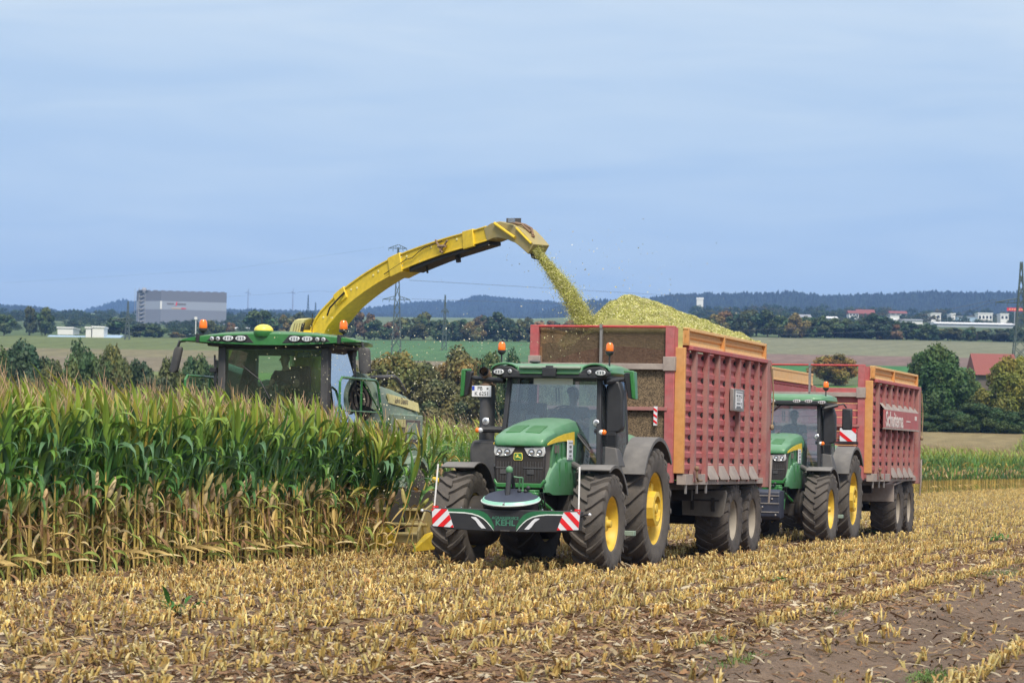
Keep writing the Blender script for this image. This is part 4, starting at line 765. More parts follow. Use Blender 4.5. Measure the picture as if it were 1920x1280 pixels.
# chopped maize heap in the first trailer
def heap():
    n = 90; xs = np.linspace(-1.38, 1.2, 44); ys = np.linspace(-.12, -6.6, n); X, Y = np.meshgrid(xs, ys, indexing='ij')
    def h(X, Y):
        ridge = np.interp(-Y, [0, .25, .6, 1.4, 2.4, 3.6, 4.8, 6.0, 6.6], [3.96, 4.16, 4.40, 4.53, 4.50, 4.47, 4.41, 4.34, 4.22])
        x0 = -.12; z = np.where(X > x0, ridge-.78*np.maximum(0, np.sqrt((X-x0)**2+.02)-.14), ridge-(ridge-3.94)*np.clip((x0-X)/1.24, 0, 1.05)**1.25); z = np.maximum(z, 3.62+.15*np.sin(Y*1.3))
        z += .05*np.sin(X*5+Y*3)*np.sin(Y*4.1-X)+.03*np.sin(X*11+1)*np.sin(Y*9)
        return z
    Z = h(X, Y)+rng.normal(0, .012, X.shape); q = Q(); P = np.stack([X, Y, Z], -1); q.grid(P, (.42, .42, .13)); q.grid(np.stack([P[:, 0], P[:, 0]*[1, 1, 0]+[0, 0, 3.35]]), (.48, .46, .18))
    col = [(.54, .54, .20), (.64, .62, .32), (.42, .44, .12), (.34, .36, .09), (.72, .69, .44), (.50, .44, .20)]
    m = 150000; px = rng.uniform(-1.37, 1.2, m); py = rng.uniform(-6.55, -.13, m); pz = h(px, py)+rng.uniform(-.005, .03, m)
    c = np.stack([px, py, pz], -1); d1 = rng.normal(0, 1, (m, 3)); d1 /= np.linalg.norm(d1, axis=1)[:, None]; d2 = np.cross(d1, rng.normal(0, 1, (m, 3))); d2 /= np.linalg.norm(d2, axis=1)[:, None]
    s1 = rng.uniform(.005, .015, m)[:, None]; s2 = rng.uniform(.003, .007, m)[:, None]
    V = np.stack([c-d1*s1-d2*s2, c+d1*s1-d2*s2, c+d1*s1+d2*s2, c-d1*s1+d2*s2], 1).reshape(-1, 3); F = np.arange(m*4).reshape(-1, 4)
    C = np.array(col)[rng.integers(0, 6, m)]*rng.uniform(.92, 1.28, (m, 1)); a, b, c_ = q.arr()
    V = np.concatenate([a, V]); F = np.concatenate([b, F+len(a)]); C = np.concatenate([c_, C])
    # closed front so that it fills the box behind the screens
    k = len(V); V = np.concatenate([V, [(-1.2, -.12, 1.4), (1.2, -.12, 1.4), (1.2, -.12, 3.40), (-1.2, -.12, 3.40)]]); F = np.concatenate([F, [[k, k+1, k+2, k+3]]]); C = np.concatenate([C, [(.26, .22, .11)]])
    o = npobj('chopped_maize_heap', V, F, C, 'chaff'); o.location = tuple(tw(.25, -4.5, 0)); o.rotation_euler = (0, 0, RZ)
    tag(o, 'heap of yellow green chopped maize rising above the front red trailer', 'heap')
heap()
# ---------------------------------------------------------------- forage harvester
HX, HY = 7.2, -7.0
hv = thing('forage_harvester', 'green forage harvester cutting the maize, with long yellow curved spout raised over the trailer', 'harvester', tuple(tw(HX, HY, 0)), RZ)
def _h():
    root = hv
    # cab
    b = MB()
    def pil(x, y0, y1, w, d, z0, z1, x1=None):
        x1 = x if x1 is None else x1
        b.hexa([(x-w, y0-d, z0), (x+w, y0-d, z0), (x+w, y0+d, z0), (x-w, y0+d, z0), (x1-w, y1-d, z1), (x1+w, y1-d, z1), (x1+w, y1+d, z1), (x1-w, y1+d, z1)])
    for s in (-1, 1): pil(s*1.02, -.05, -.05, .075, .09, 2.1, 3.70); pil(s*1.02, -1.55, -1.45, .075, .09, 2.1, 3.70, s*.98)
    b.box(-1.1, 1.1, -1.65, .0, 2.05, 2.30); b.box(-1.06, 1.06, -1.6, -1.5, 3.55, 3.70); b.box(-1.06, 1.06, -.1, 0, 3.60, 3.70)
    b.build('cab_frame', 'dark', root, .02)
    g = MB(); g.box(-.95, .95, .0, .01, 2.3, 3.62); g.build('windscreen', 'gglass', root, 0, 0)
    for s in (-1, 1): g = MB(); g.hexa([(s*1.20, -1.45, 2.3), (s*1.21, -1.45, 2.3), (s*1.21, -.12, 2.3), (s*1.20, -.12, 2.3), (s*.98, -1.45, 3.66), (s*.99, -1.45, 3.66), (s*.99, -.12, 3.66), (s*.98, -.12, 3.66)]); g.build('side_window', 'sglass', root, 0, 0)
    g = MB(); g.box(-.92, .92, -1.53, -1.52, 2.3, 3.58); g.build('rear_window', 'gglass', root, 0, 0)
    # roof
    b = MB(); topx = [-1.80, -1.42, -.9, -.25, .25, .9, 1.42, 1.76]; rg = []
    for y, dz, k in ((.30, -.045, 1.0), (.24, 0, 1.0), (-.25, .02, .99), (-1.4, .02, .80), (-1.9, -.04, .70)):
        t = [3.77, 3.845, 3.905, 3.93, 3.93, 3.905, 3.845, 3.77]; lo = [3.745, 3.735, 3.70, 3.68, 3.68, 3.70, 3.735, 3.745]
        rg.append([(x*k, y, z) for x, z in zip(topx, lo)]+[(x*k, y, z+dz*(0.3+.7*(1-abs(x)/1.8))) for x, z in zip(topx[::-1], t[::-1])])
    b.loft(rg); rf = b.build('roof', 'dgreen', root, .008, 30)
    g = MB(); g.box(-1.25, 1.25, -1.7, .20, 3.66, 3.72); g.build('roof_underside', 'black', rf, .02)
    g = MB(); g.loft([[(x*k, y, z) for x, z in zip(topx, [3.79, 3.865, 3.925, 3.95, 3.95, 3.925, 3.865, 3.79])] + [(x*k, y, z-.03) for x, z in zip(topx[::-1], [3.79, 3.865, 3.925, 3.95, 3.95, 3.925, 3.865, 3.79])] for y, k in ((.10, .97), (-1.4, .8))]); g.build('roof_top_skin', 'pgreen', rf)
    for s in (-1, 1):
        g = MB(); g.prism([(s*.28, 3.72), (s*.42, 3.87), (s*1.12, 3.83), (s*1.22, 3.75)], 1, .285, .308); g.build('lamp_recess', 'black', rf, .004)
        for k, (x, z) in enumerate(((.53, 3.80), (.78, 3.80))): oval_lamp(rf, s*x, .325, z, .105, .048)
        for x in (.98, 1.10): round_lamp(rf, 'spot_light', s*x, .33, 3.79, .045)
        g = MB(); g.box(s*1.36, s*1.43, -.2, .33, 3.715, 3.88); g.build('roof_bracket', 'black', rf, .01)
        g = MB(); g.prism([(s*1.45, 3.755), (s*1.45, 3.83), (s*1.72, 3.775), (s*1.70, 3.752)], 1, .30, .312); g.build('wing_panel', 'dgreen', rf, .002)
    beacon(root, 1.40, .05, 3.93, .06, 1.25); beacon(root, -1.38, .05, 3.93, .06, 1.25)
    d = MB(); d.sphere((.13, .2, 3.955), (.18, .18, .115), 20, 10); dm = d.build('receiver_dome', 'domey', root); g = MB(); g.lathe([(.16, 3.84), (.188, 3.90), (.185, 3.945), (.13, 3.945)], (.13, .2, 0), 2, 20); g.build('receiver_base', 'dgreen', dm)
    # mirrors
    for s, z in ((1, 3.40), (-1, 3.42)):
        b = MB(); b.tube([(s*1.70, .15, 3.76), (s*1.80, .2, 3.74), (s*1.84, .2, 3.62)], .028, 8); m = b.build('mirror_arm', 'black', root)
        g = MB(); w = .085 if s > 0 else .115; xx = s*1.86; tl = .05*(1 if s > 0 else -.3)
        rg = [[(xx+tl*(z-zz)/.23+w*q*math.copysign(abs(math.cos(a))**.6, math.cos(a)), .2+.07*math.sin(a), zz) for a in np.linspace(0, 2*PI, 20, endpoint=False)] for zz, q in ((z-.24, .6), (z-.225, .9), (z-.18, 1), (z+.17, 1), (z+.22, .85), (z+.235, .55))]
        g.loft(rg); g.build('mirror', 'dark', root, 0, 50)
    # interior
    b = MB(); b.box(-.30, .26, -1.25, -.75, 2.5, 2.78); b.loft([[(-.28, -1.32, 2.75), (.24, -1.32, 2.75), (.24, -1.2, 2.75), (-.28, -1.2, 2.75)], [(-.22, -1.38, 3.35), (.18, -1.38, 3.35), (.18, -1.27, 3.35), (-.22, -1.27, 3.35)]]); b.build('seat', 'seat', root, .04)
    b = MB(); b.box(-.15, .15, -.35, -.2, 2.3, 2.85); b.tube([(.20*math.cos(a), -.42-.12*math.sin(a), 2.92+.14*math.sin(a)) for a in np.linspace(0, 2*PI, 21)], .014, 6, cap=False); b.tube([(0, -.25, 2.8), (0, -.42, 2.92)], .03, 6); b.build('steering_column', 'black', root)
    b = MB(); b.box(-.62, -.38, -.30, -.22, 3.48, 3.58); b.tube([(-.5, -.25, 3.58), (-.5, -.25, 3.70)], .012, 6); b.box(-.75, -.50, -1.0, -.5, 2.6, 2.85); b.box(.45, .7, -1.2, -.8, 2.35, 2.95); b.build('monitor', 'black', root, .01)
    b = MB(); b.tube([(.62, -.1, 2.5), (.58, -.08, 2.9), (.35, -.02, 3.15)], .03, 8); b.tube([(.6, .03, 3.3), (.25, .03, 3.05), (.05, .03, 2.7)], .010, 6); b.build('wiper', 'black', root)
    b = MB(); b.box(1.10, 1.22, .0, .12, 3.18, 3.26); b.tube([(1.12, .02, 2.4), (1.15, .06, 3.5)], .02, 6); b.box(1.1, 1.16, .02, .06, 3.0, 3.4); b.build('ladder_handle', 'black', root, .005)
    # spout turret
    b = MB(); b.lathe([(.34, 2.6), (.36, 3.2), (.40, 3.75), (.34, 3.98), (.20, 4.05)], (0, -1.85, 0), 2, 20); b.build('spout_turret', 'yellow', root)
    b = MB(); b.tube([(-.25, -1.3, 3.9), (-.25, -1.3, 4.35)], .008, 5); b.build('antenna', 'black', root)
    # body behind the cab
    b = MB(); b.loft([[(-1.25, y, 1.3), (-1.40, y, z1-.45), (-1.25, y, z1-.12), (-.85, y, z1), (.85, y, z1), (1.25, y, z1-.12), (1.40, y, z1-.45), (1.25, y, 1.3)] for y, z1 in ((-1.75, 3.10), (-2.3, 3.13), (-3.1, 3.08), (-3.9, 2.98), (-4.35, 2.88), (-4.55, 2.7))]); hb = b.build('engine_hood', 'pgreen', root, .02, 40)
    for s in (-1, 1):
        g = MB(); g.loft([[(s*1.395, y, zz-.10), (s*1.415, y, zz-.10), (s*1.38, y, zz+.08), (s*1.34, y, zz+.08)] for y, zz in ((-2.5, 2.80), (-3.4, 2.74), (-4.3, 2.66))]); g.build('yellow_stripe', 'pyellow', hb)
        text_mesh('stripe_lettering', 'John Deere', .17, 'gside', hb, (s*1.412, -3.2, 2.755), (PI/2, 0, s*PI/2), .002)
        g = MB(); g.loft([[(s*1.36, y, .95), (s*1.42, y, .95), (s*1.44, y, 2.50), (s*1.38, y, 2.50)] for y in (-2.6, -4.45)]); sp = g.build('side_panel', 'pgreen', root, .02)
        g = MB(); g.box(s*1.43, s*1.455, -4.25, -3.35, 1.95, 2.4); g.build('panel_frame', 'gside', sp, .01); g = MB(); g.box(s*1.45, s*1.462, -4.05, -3.45, 2.02, 2.34); g.build('panel_screen', 'pgreen', sp, .01)
        g = MB(); g.box(s*1.45, s*1.47, -3.3, -2.7, 2.25, 2.4); g.build('panel_mark', 'pyellow', sp)
        g = MB(); g.box(s*1.2, s*1.42, -2.6, -1.7, 1.2, 2.35); g.build('forward_panel', 'dgreen', root, .02)
        g = MB(); g.box(s*1.42, s*1.44, -2.3, -2.1, 2.02, 2.16); g.box(s*1.42, s*1.44, -2.2, -2.05, 1.75, 1.88); g.build('red_decal', 'refr', root)
    # radial intake screen
    for s in (-1,):
        b = MB(); c = (s*.92, -1.72, 2.72); rg = []
        for t in np.linspace(-.1, 1.1, 22): a = PI*t; rg.append([(c[0]+r_*math.cos(a), y, c[2]+r_*math.sin(a)) for r_, y in ((.56, -1.80), (.56, -1.62), (.46, -1.60), (.46, -1.80))])
        b.loft(rg); sc = b.build('intake_arch', 'pgreen', root)
        g = MB(); g.lathe([(.001, -1.74), (.47, -1.74)], (c[0], 0, c[2]), 1, 24); g.build('intake_dark', 'ink', sc, 0, 0)
        g = MB()
        for r_ in (.16, .24, .32, .40): g.loft([[(c[0]+(r_+dr)*math.cos(a), y, c[2]+(r_+dr)*math.sin(a)) for dr, y in ((0, -1.70), (.04, -1.66), (.045, -1.72))] for a in np.linspace(-.3, PI+.3, 20)])
        g.build('louvre', 'drail', sc)
    # platform railing
    for s in (-1, 1):
        b = MB(); b.tube([(s*1.52, .55, 2.0), (s*1.52, .55, 3.02), (s*1.52, .45, 3.10), (s*1.52, -1.35, 3.10), (s*1.52, -1.5, 3.04), (s*1.60, -1.75, 2.0)], .025, 8); b.tube([(s*1.52, .55, 2.5), (s*1.57, -1.6, 2.5)], .016, 6); b.tube([(s*1.52, -.6, 3.1), (s*1.52, -.6, 2.0)], .022, 6); b.tube([(s*1.52, -.62, 3.1), (s*1.58, -1.6, 2.45)], .016, 6); b.build('railing', 'dgreen', root)
    b = MB(); b.tube([(-1.25, -1.8, 3.16), (-1.25, -3.2, 3.22), (-1.25, -3.45, 3.15), (-1.30, -3.7, 2.95)], .045, 8); b.tube([(-1.2, -2.0, 3.2), (-1.2, -2.0, 3.32), (-1.2, -2.35, 3.32), (-1.2, -2.4, 3.2)], .01, 5); b.tube([(-1.2, -2.9, 3.2), (-1.2, -2.95, 3.32), (-1.2, -3.25, 3.32), (-1.2, -3.3, 3.2)], .01, 5); b.build('rear_rail', 'dark', root)
    b = MB(); b.box(-1.55, -1.0, -1.75, .3, 1.9, 2.0); b.box(1.0, 1.55, -1.75, .3, 1.9, 2.0); b.box(-.9, .9, -4.3, .3, 1.0, 1.9); b.box(-1.1, 1.1, -.75, -.45, .7, 1.0); b.box(-1.0, 1.0, -4.0, -3.8, .6, .8); b.build('chassis', 'chassis', root, .02)
    for s in (-1, 1):
        wheel(root, s*1.30, -.6, .93, .96, .70, .45, s, hubout=.1, heavy=True, lug=.06); wheel(root, s*1.28, -3.9, .72, .76, .50, .36, s, hubout=.06, lug=.05, steer=-.25*0)
        b = MB(); arc_shell(b, -3.9, .78, .92, R(20), R(150), s*1.10, s*1.56, .03, 16, lip=.05); b.build('rear_fender', 'pgreen', root)
    # header
    b = MB(); b.box(-3.85, 3.85, 1.55, 1.75, .25, 1.10); b.box(-.6, .6, .2, 1.6, .5, 1.1); hd = b.build('maize_header', 'chassis', root, .02)
    for xe in (-3.80, 3.88): g = MB(); g.prism([(1.55, .22), (2.7, .18), (2.7, .42), (2.3, .80), (1.55, .98)], 0, xe-.02, xe+.02); g.build('end_plate', 'khaki', hd, .01)
    g = MB(); g.box(-3.9, 3.9, 2.0, 2.4, .20, .36); g.tube([(-3.92, 2.55, .52), (3.92, 2.55, .52)], .035, 8); g.build('cutter_beam', 'khaki', hd, .01)
    g = MB(); g.tube([(-4.02, 2.0, .45), (-4.03, 2.05, 1.05), (-4.0, 1.8, 1.25), (-3.7, 1.6, 1.3)], .05, 8); g.box(-4.06, -3.99, 2.0, 2.12, .35, 1.1); g.build('guide_bar', 'yellow', hd)
    for k in range(11):
        x = -3.92+k*.784; g = MB(); rg = []
        for y, w_, za, zb in ((2.35, .15, .14, .50), (2.75, .14, .12, .46), (3.2, .09, .10, .30), (3.55, .03, .09, .14)): rg.append([(x-w_, y, za), (x+w_, y, za), (x+w_*.7, y, zb), (x-w_*.7, y, zb)])
        rg = [[(p[0]*1.0, p[1], p[2]) for p in r__] for r__ in rg] if k else [[(x+(p[0]-x)*.7, p[1]-.25, p[2]*.8) for p in r__] for r__ in rg]
        g.loft(rg); g.build('crop_divider', 'yellow', hd, .02, 50)
    for k in range(10):
        x = -3.53+k*.784; g = MB(); g.lathe([(.10, .30), (.34, .31), (.36, .34), (.34, .37), (.18, .38), (.18, .75), (.3, .76), (.3, .79), (.05, .80)], (x, 2.05, 0), 2, 14); g.build('feed_drum', 'khaki', hd)
    # spout: duct in the vertical plane through the turret and the trailer
    P0 = np.array([7.2-HX, -8.8-HY]); P1 = np.array([1.75-HX, -5.5-HY]); dv = (P1-P0)/np.linalg.norm(P1-P0); nn = np.array([-dv[1], dv[0]])
    def S(s_, z, w): p = P0+dv*s_+nn*(w-.08); return (p[0], p[1], z)
    # centre line of the upper edge and its thickness
    TS = [(.05, 3.85), (.33, 4.29), (.70, 4.56), (1.1, 4.79), (1.85, 5.11), (2.72, 5.38), (3.83, 5.60), (4.82, 5.745), (5.15, 5.80)]
    th = [.48, .38, .35, .33, .315, .30, .275, .26, .26]; wd = [.50, .46, .44, .42, .40, .38, .35, .33, .33]
    def frame(T_, i):
        a = np.array(T_[max(i-1, 0)]); c = np.array(T_[min(i+1, len(T_)-1)]); d = (c-a)/np.linalg.norm(c-a); return np.array([d[1], -d[0]])
    def duct(b, T_, th_, w0, w1, lo=0.0, hi=1.0):
        rg = []
        for i, (s_, z) in enumerate(T_):
            q = frame(T_, i); a = np.array([s_, z])+q*th_[i]*lo; c = np.array([s_, z])+q*th_[i]*hi; ww0 = w0 if not isinstance(w0, list) else w0[i]; ww1 = w1 if not isinstance(w1, list) else w1[i]
            rg.append([S(a[0], a[1], ww0), S(a[0], a[1], ww1), S(c[0], c[1], ww1), S(c[0], c[1], ww0)])
        b.loft(rg)
    fine = []; ft = []; fw = []
    ss = np.array([t[0] for t in TS]); zz = np.array([t[1] for t in TS]); cs = np.concatenate([[0], np.cumsum(np.hypot(np.diff(ss), np.diff(zz)))])
    from mathutils.geometry import interpolate_bezier
    for u in np.linspace(0, cs[-1], 34):
        k = min(np.searchsorted(cs, u, 'right')-1, len(cs)-2); t = (u-cs[k])/(cs[k+1]-cs[k])
        p = [np.array([ss[j], zz[j]]) for j in (max(k-1, 0), k, k+1, min(k+2, len(ss)-1))]
        q = .5*((2*p[1])+(-p[0]+p[2])*t+(2*p[0]-5*p[1]+4*p[2]-p[3])*t*t+(-p[0]+3*p[1]-3*p[2]+p[3])*t**3)
        fine.append(tuple(q)); ft.append(float(np.interp(u, cs, th))); fw.append(float(np.interp(u, cs, wd)))
    b = MB(); duct(b, fine, ft, 0.0, fw, 0, 1); sp = b.build('spout', 'yellow', root, .008, 40)
    b = MB(); duct(b, fine, ft, -.022, [w+.022 for w in fw], -.03, .07); b.build('upper_flange', 'yellow', sp, .004, 40)
    b = MB(); duct(b, fine, ft, -.018, [.0 for w in fw], .93, 1.01); b.build('lower_flange', 'yellow', sp, .004, 40)
    b = MB(); duct(b, fine[20:], ft[20:], .02, [w-.02 for w in fw[20:]], 1.0, 1.28); b.build('wear_liner', 'ink', sp, .004, 40)
    def at(s_, f):   # point on the near face, f down the face
        k = int(np.argmin([abs(q[0]-s_) for q in fine])); q = frame(fine, k); return (np.array(fine[k])+q*ft[k]*f), q
    for s_ in (.95, 2.62, 4.75):     # joint collars
        k = int(np.argmin([abs(q[0]-s_) for q in fine])); b = MB(); duct(b, fine[k-1:k+2], [x*1.0 for x in ft[k-1:k+2]], -.035, [w+.035 for w in fw[k-1:k+2]], -.10, 1.12 if s_ > 2 else .6); b.build('spout_collar', 'yellow', sp, .01, 40)
    b = MB(); pts = [S(*at(.62, .60)[0], -.05), S(*at(.75, .45)[0], -.08), S(*at(1.0, .42)[0], -.08), S(*at(1.15, .30)[0], -.05)]; b.tube(pts, .018, 6); b.build('grab_handle', 'ink', sp)
    b = MB(); pts = [S(*at(x, f)[0], -.03) for x, f in ((2.35, .75), (2.6, .65), (2.9, .5), (3.2, .55), (3.35, .35), (3.5, .2), (3.9, .15))]; b.tube(pts, .008, 5); b.build('spout_cable', 'ink', sp)
    b = MB(); c0 = at(3.95, .5)[0]; b.box(*[0, .0001]*3) if 0 else None
    for dx, dz, r_ in ((-.08, .12, .018), (.05, -.10, .018), (.0, .0, .028)): b.tube([S(c0[0]+dx-.10, c0[1]+dz, -.05), S(c0[0]+dx+.10, c0[1]-dz, -.05)], r_, 6)
    b.build('sensor_mount', 'rust', sp)
    b = MB()
    for x, f in ((1.3, .35), (1.5, .5), (1.9, .4), (2.2, .35), (2.75, .2), (2.75, .75), (3.0, .3), (.5, .4), (3.6, .3), (4.3, .3)): p = at(x, f)[0]; b.sphere(S(p[0], p[1], -.006), (.022, .012, .022), 8, 5)
    b.build('bolt', 'pyellow', sp)
    b = MB()
    for x in (4.25, 3.3): p = at(x, 1.15)[0]; b.tube([S(p[0], p[1], .15), S(p[0]+.03, p[1]-.14, .15)], .05 if x > 4 else .02, 8)
    b.build('underside_bracket', 'ink', sp)
    # elbow and end flaps
    E1 = [(5.10, 5.77), (5.30, 5.85), (5.52, 5.87), (5.80, 5.81), (5.96, 5.75)]; b = MB(); duct(b, E1, [.25, .28, .29, .28, .26], -.02, .34); en = b.build('spout_elbow', 'khaki', sp, .01, 40)
    E2 = [(5.90, 5.78), (6.08, 5.71), (6.26, 5.58), (6.44, 5.43)]; b = MB(); duct(b, E2, [.28, .27, .25, .22], -.03, .35); b.build('end_flap', 'khaki', en, .01)
    b = MB(); b.tube([S(5.42, 5.84, -.05), S(5.80, 5.65, -.06), S(5.98, 5.56, -.06)], .028, 8); b.tube([S(6.0, 5.73, -.05), S(6.40, 5.44, -.05)], .02, 6); b.build('flap_ram', 'yellow', en)
    b = MB(); b.box(*sorted((S(5.66, 0, .0)[0], S(5.98, 0, .0)[0])), *sorted((S(5.66, 0, .05)[1], S(5.98, 0, .25)[1])), 5.80, 5.925); cb = b.build('spout_camera', 'dark', en, .02)
    b = MB(); b.tube([S(5.65, 5.86, .1), S(6.0, 5.80, .1), S(6.2, 5.66, .12)], .03, 6); b.tube([S(6.05, 5.80, .1), S(6.22, 5.72, .12), S(6.28, 5.60, .1)], .02, 6); b.tube([S(6.15, 5.56, .05), S(6.32, 5.58, .1)], .02, 6); b.build('camera_bracket', 'rust', en)
    b = MB(); b.box(*sorted((S(5.80, 0, -.02)[0], S(5.93, 0, -.02)[0])), S(5.8, 0, .0)[1]-.02+.10, S(5.8, 0, .0)[1]+.13, 5.83, 5.90); b.build('camera_window', 'lensd', cb)
    b = MB(); b.hexa([S(6.30, 5.20, .05), S(6.30, 5.20, .28), S(6.38, 5.17, .28), S(6.38, 5.17, .05), S(6.25, 5.32, .05), S(6.25, 5.32, .28), S(6.36, 5.32, .28), S(6.36, 5.32, .05)]); b.build('rubber_lip', 'ink', en)
    # rounded yellow cap in front of the spout foot, with dark decal
    b = MB(); b.loft([[S(s0-.02, z, -.12), S(s0-.02, z, .5), S(s0+.36, z, .5), S(s0+.36, z, -.12)] for z, s0 in ((3.7, -.42), (3.95, -.40), (4.15, -.30), (4.24, -.20), (4.27, -.08))]); cp = b.build('spout_cap', 'pyellow', sp, .04, 50)
    b = MB()
    for q in (-.30, -.22, -.14): b.hexa([S(q, 3.86, -.128), S(q+.025, 3.86, -.128), S(q+.025, 3.86, -.122), S(q, 3.86, -.122), S(q+.10, 4.18, -.128), S(q+.125, 4.18, -.128), S(q+.125, 4.18, -.122), S(q+.10, 4.18, -.122)])
    b.build('cap_line', 'khaki', cp)
    b = MB(); b.hexa([S(-.06, 3.86, -.132), S(.03, 3.86, -.132), S(.03, 3.86, -.12), S(-.06, 3.86, -.12), S(.04, 4.18, -.132), S(.13, 4.18, -.132), S(.13, 4.18, -.12), S(.04, 4.18, -.12)]); b.build('cap_decal', 'ink', cp)
    return S
SP = _h()
driver('person', 'person in dark clothing with shaved head sitting in the harvester cab', tuple(tw(HX+.06, HY-.80, 2.74)), RZ, ((-.15, .46, .20), (.18, .44, .20)), 'shirt2', -.9, .0, hair=False)

# stream of chopped maize from the spout and flying bits
def flakes(name, c, smin, smax, label, cat, cols):
    m = len(c); d1 = rng.normal(0, 1, (m, 3)); d1 /= np.linalg.norm(d1, axis=1)[:, None]; d2 = np.cross(d1, rng.normal(0, 1, (m, 3))); d2 /= np.linalg.norm(d2, axis=1)[:, None]
    s1 = rng.uniform(smin, smax, m)[:, None]; s2 = s1*rng.uniform(.3, .7, (m, 1))
    V = np.stack([c-d1*s1-d2*s2, c+d1*s1-d2*s2, c+d1*s1+d2*s2, c-d1*s1+d2*s2], 1).reshape(-1, 3); C = np.array(cols)[rng.integers(0, len(cols), m)]*rng.uniform(.75, 1.2, (m, 1))
    o = npobj(name, V, np.arange(m*4).reshape(-1, 4), C, 'chaff'); return tag(o, label, cat, kind='stuff')
n = 90000; u = rng.random(n)**.9; sx = np.interp(u, [0, .33, .62, 1], [6.32, 6.84, 7.22, 7.70]); szz = np.interp(u, [0, .33, .62, 1], [5.38, 4.90, 4.56, 3.98])
P = np.array([SP(a, b, .10) for a, b in zip(sx, szz)]); sg = .024+.050*u; sg = np.where(rng.random(n) < .06, sg*2.0, sg); off = rng.normal(0, 1, (n, 3))*sg[:, None]
P = P+off; W = tw(P[:, 0]+HX, P[:, 1]+HY, P[:, 2])
flakes('chopped_maize_stream', W, .004, .011, 'thick stream of chopped maize falling from the spout onto the heap', 'chaff stream', [(.54, .54, .17), (.62, .60, .25), (.44, .46, .10), (.36, .38, .07), (.70, .66, .38)])
n = 5500; X = rng.uniform(.2, 5.7, n); Y = rng.uniform(-9, -2, n); Z = 1.0+rng.random(n)**1.5*3.0; a = rng.random(n) < .05; Z[a] = rng.uniform(3.8, 5.6, a.sum()); X[a] = rng.normal(0, 1, a.sum())*1.0+.6
flakes('flying_chaff', tw(X, Y, Z), .004, .015, 'pale bits of chaff drifting in the air between harvester and trailer', 'chaff', [(.75, .72, .55), (.6, .58, .35), (.5, .48, .25)])
# ---------------------------------------------------------------- maize plants
def leaf(q, base, az, L_, wdt, rise, droop, col, twist=0.0, seg=7, wind=(0.0, 0.0), tipcol=None, fold=.25):
    ca, sa = math.cos(az), math.sin(az); P = []; cols = []
    x = y = 0.0; z = 0.0; th = rise; ds = L_/seg; px, pz = 0.0, 0.0
    for k in range(seg+1):
        t = k/seg; w_ = wdt*(min(1, .35+t*3.2) if t < .25 else (1-((t-.25)/.75)**1.9))*.5+.0015
        cx, cy, cz = base[0]+px*ca+wind[0]*t*t, base[1]+px*sa+wind[1]*t*t, base[2]+pz
        tw_ = twist*t; nx, ny, nz = -sa*math.cos(tw_), ca*math.cos(tw_), math.sin(tw_)
        vx, vz = -math.sin(th)*fold*w_, math.cos(th)*fold*w_
        P.append([(cx+nx*w_+vx*ca, cy+ny*w_+vx*sa, cz+nz*w_+vz), (cx, cy, cz), (cx-nx*w_+vx*ca, cy-ny*w_+vx*sa, cz-nz*w_+vz)])
        px += ds*math.cos(th); pz += ds*math.sin(th); th -= droop/seg*(1+.8*t)
        cols.append(np.array(col)*(1-t)+np.array(tipcol if tipcol is not None else col)*t)
    q.grid(P, np.array(cols[:-1]))
def stem(q, pts, rs, cols, n=5):
    P = []
    for p, r in zip(pts, rs): P.append([(p[0]+r*math.cos(2*PI*k/n), p[1]+r*math.sin(2*PI*k/n), p[2]) for k in range(n+1)])
    q.grid(P, np.array(cols))
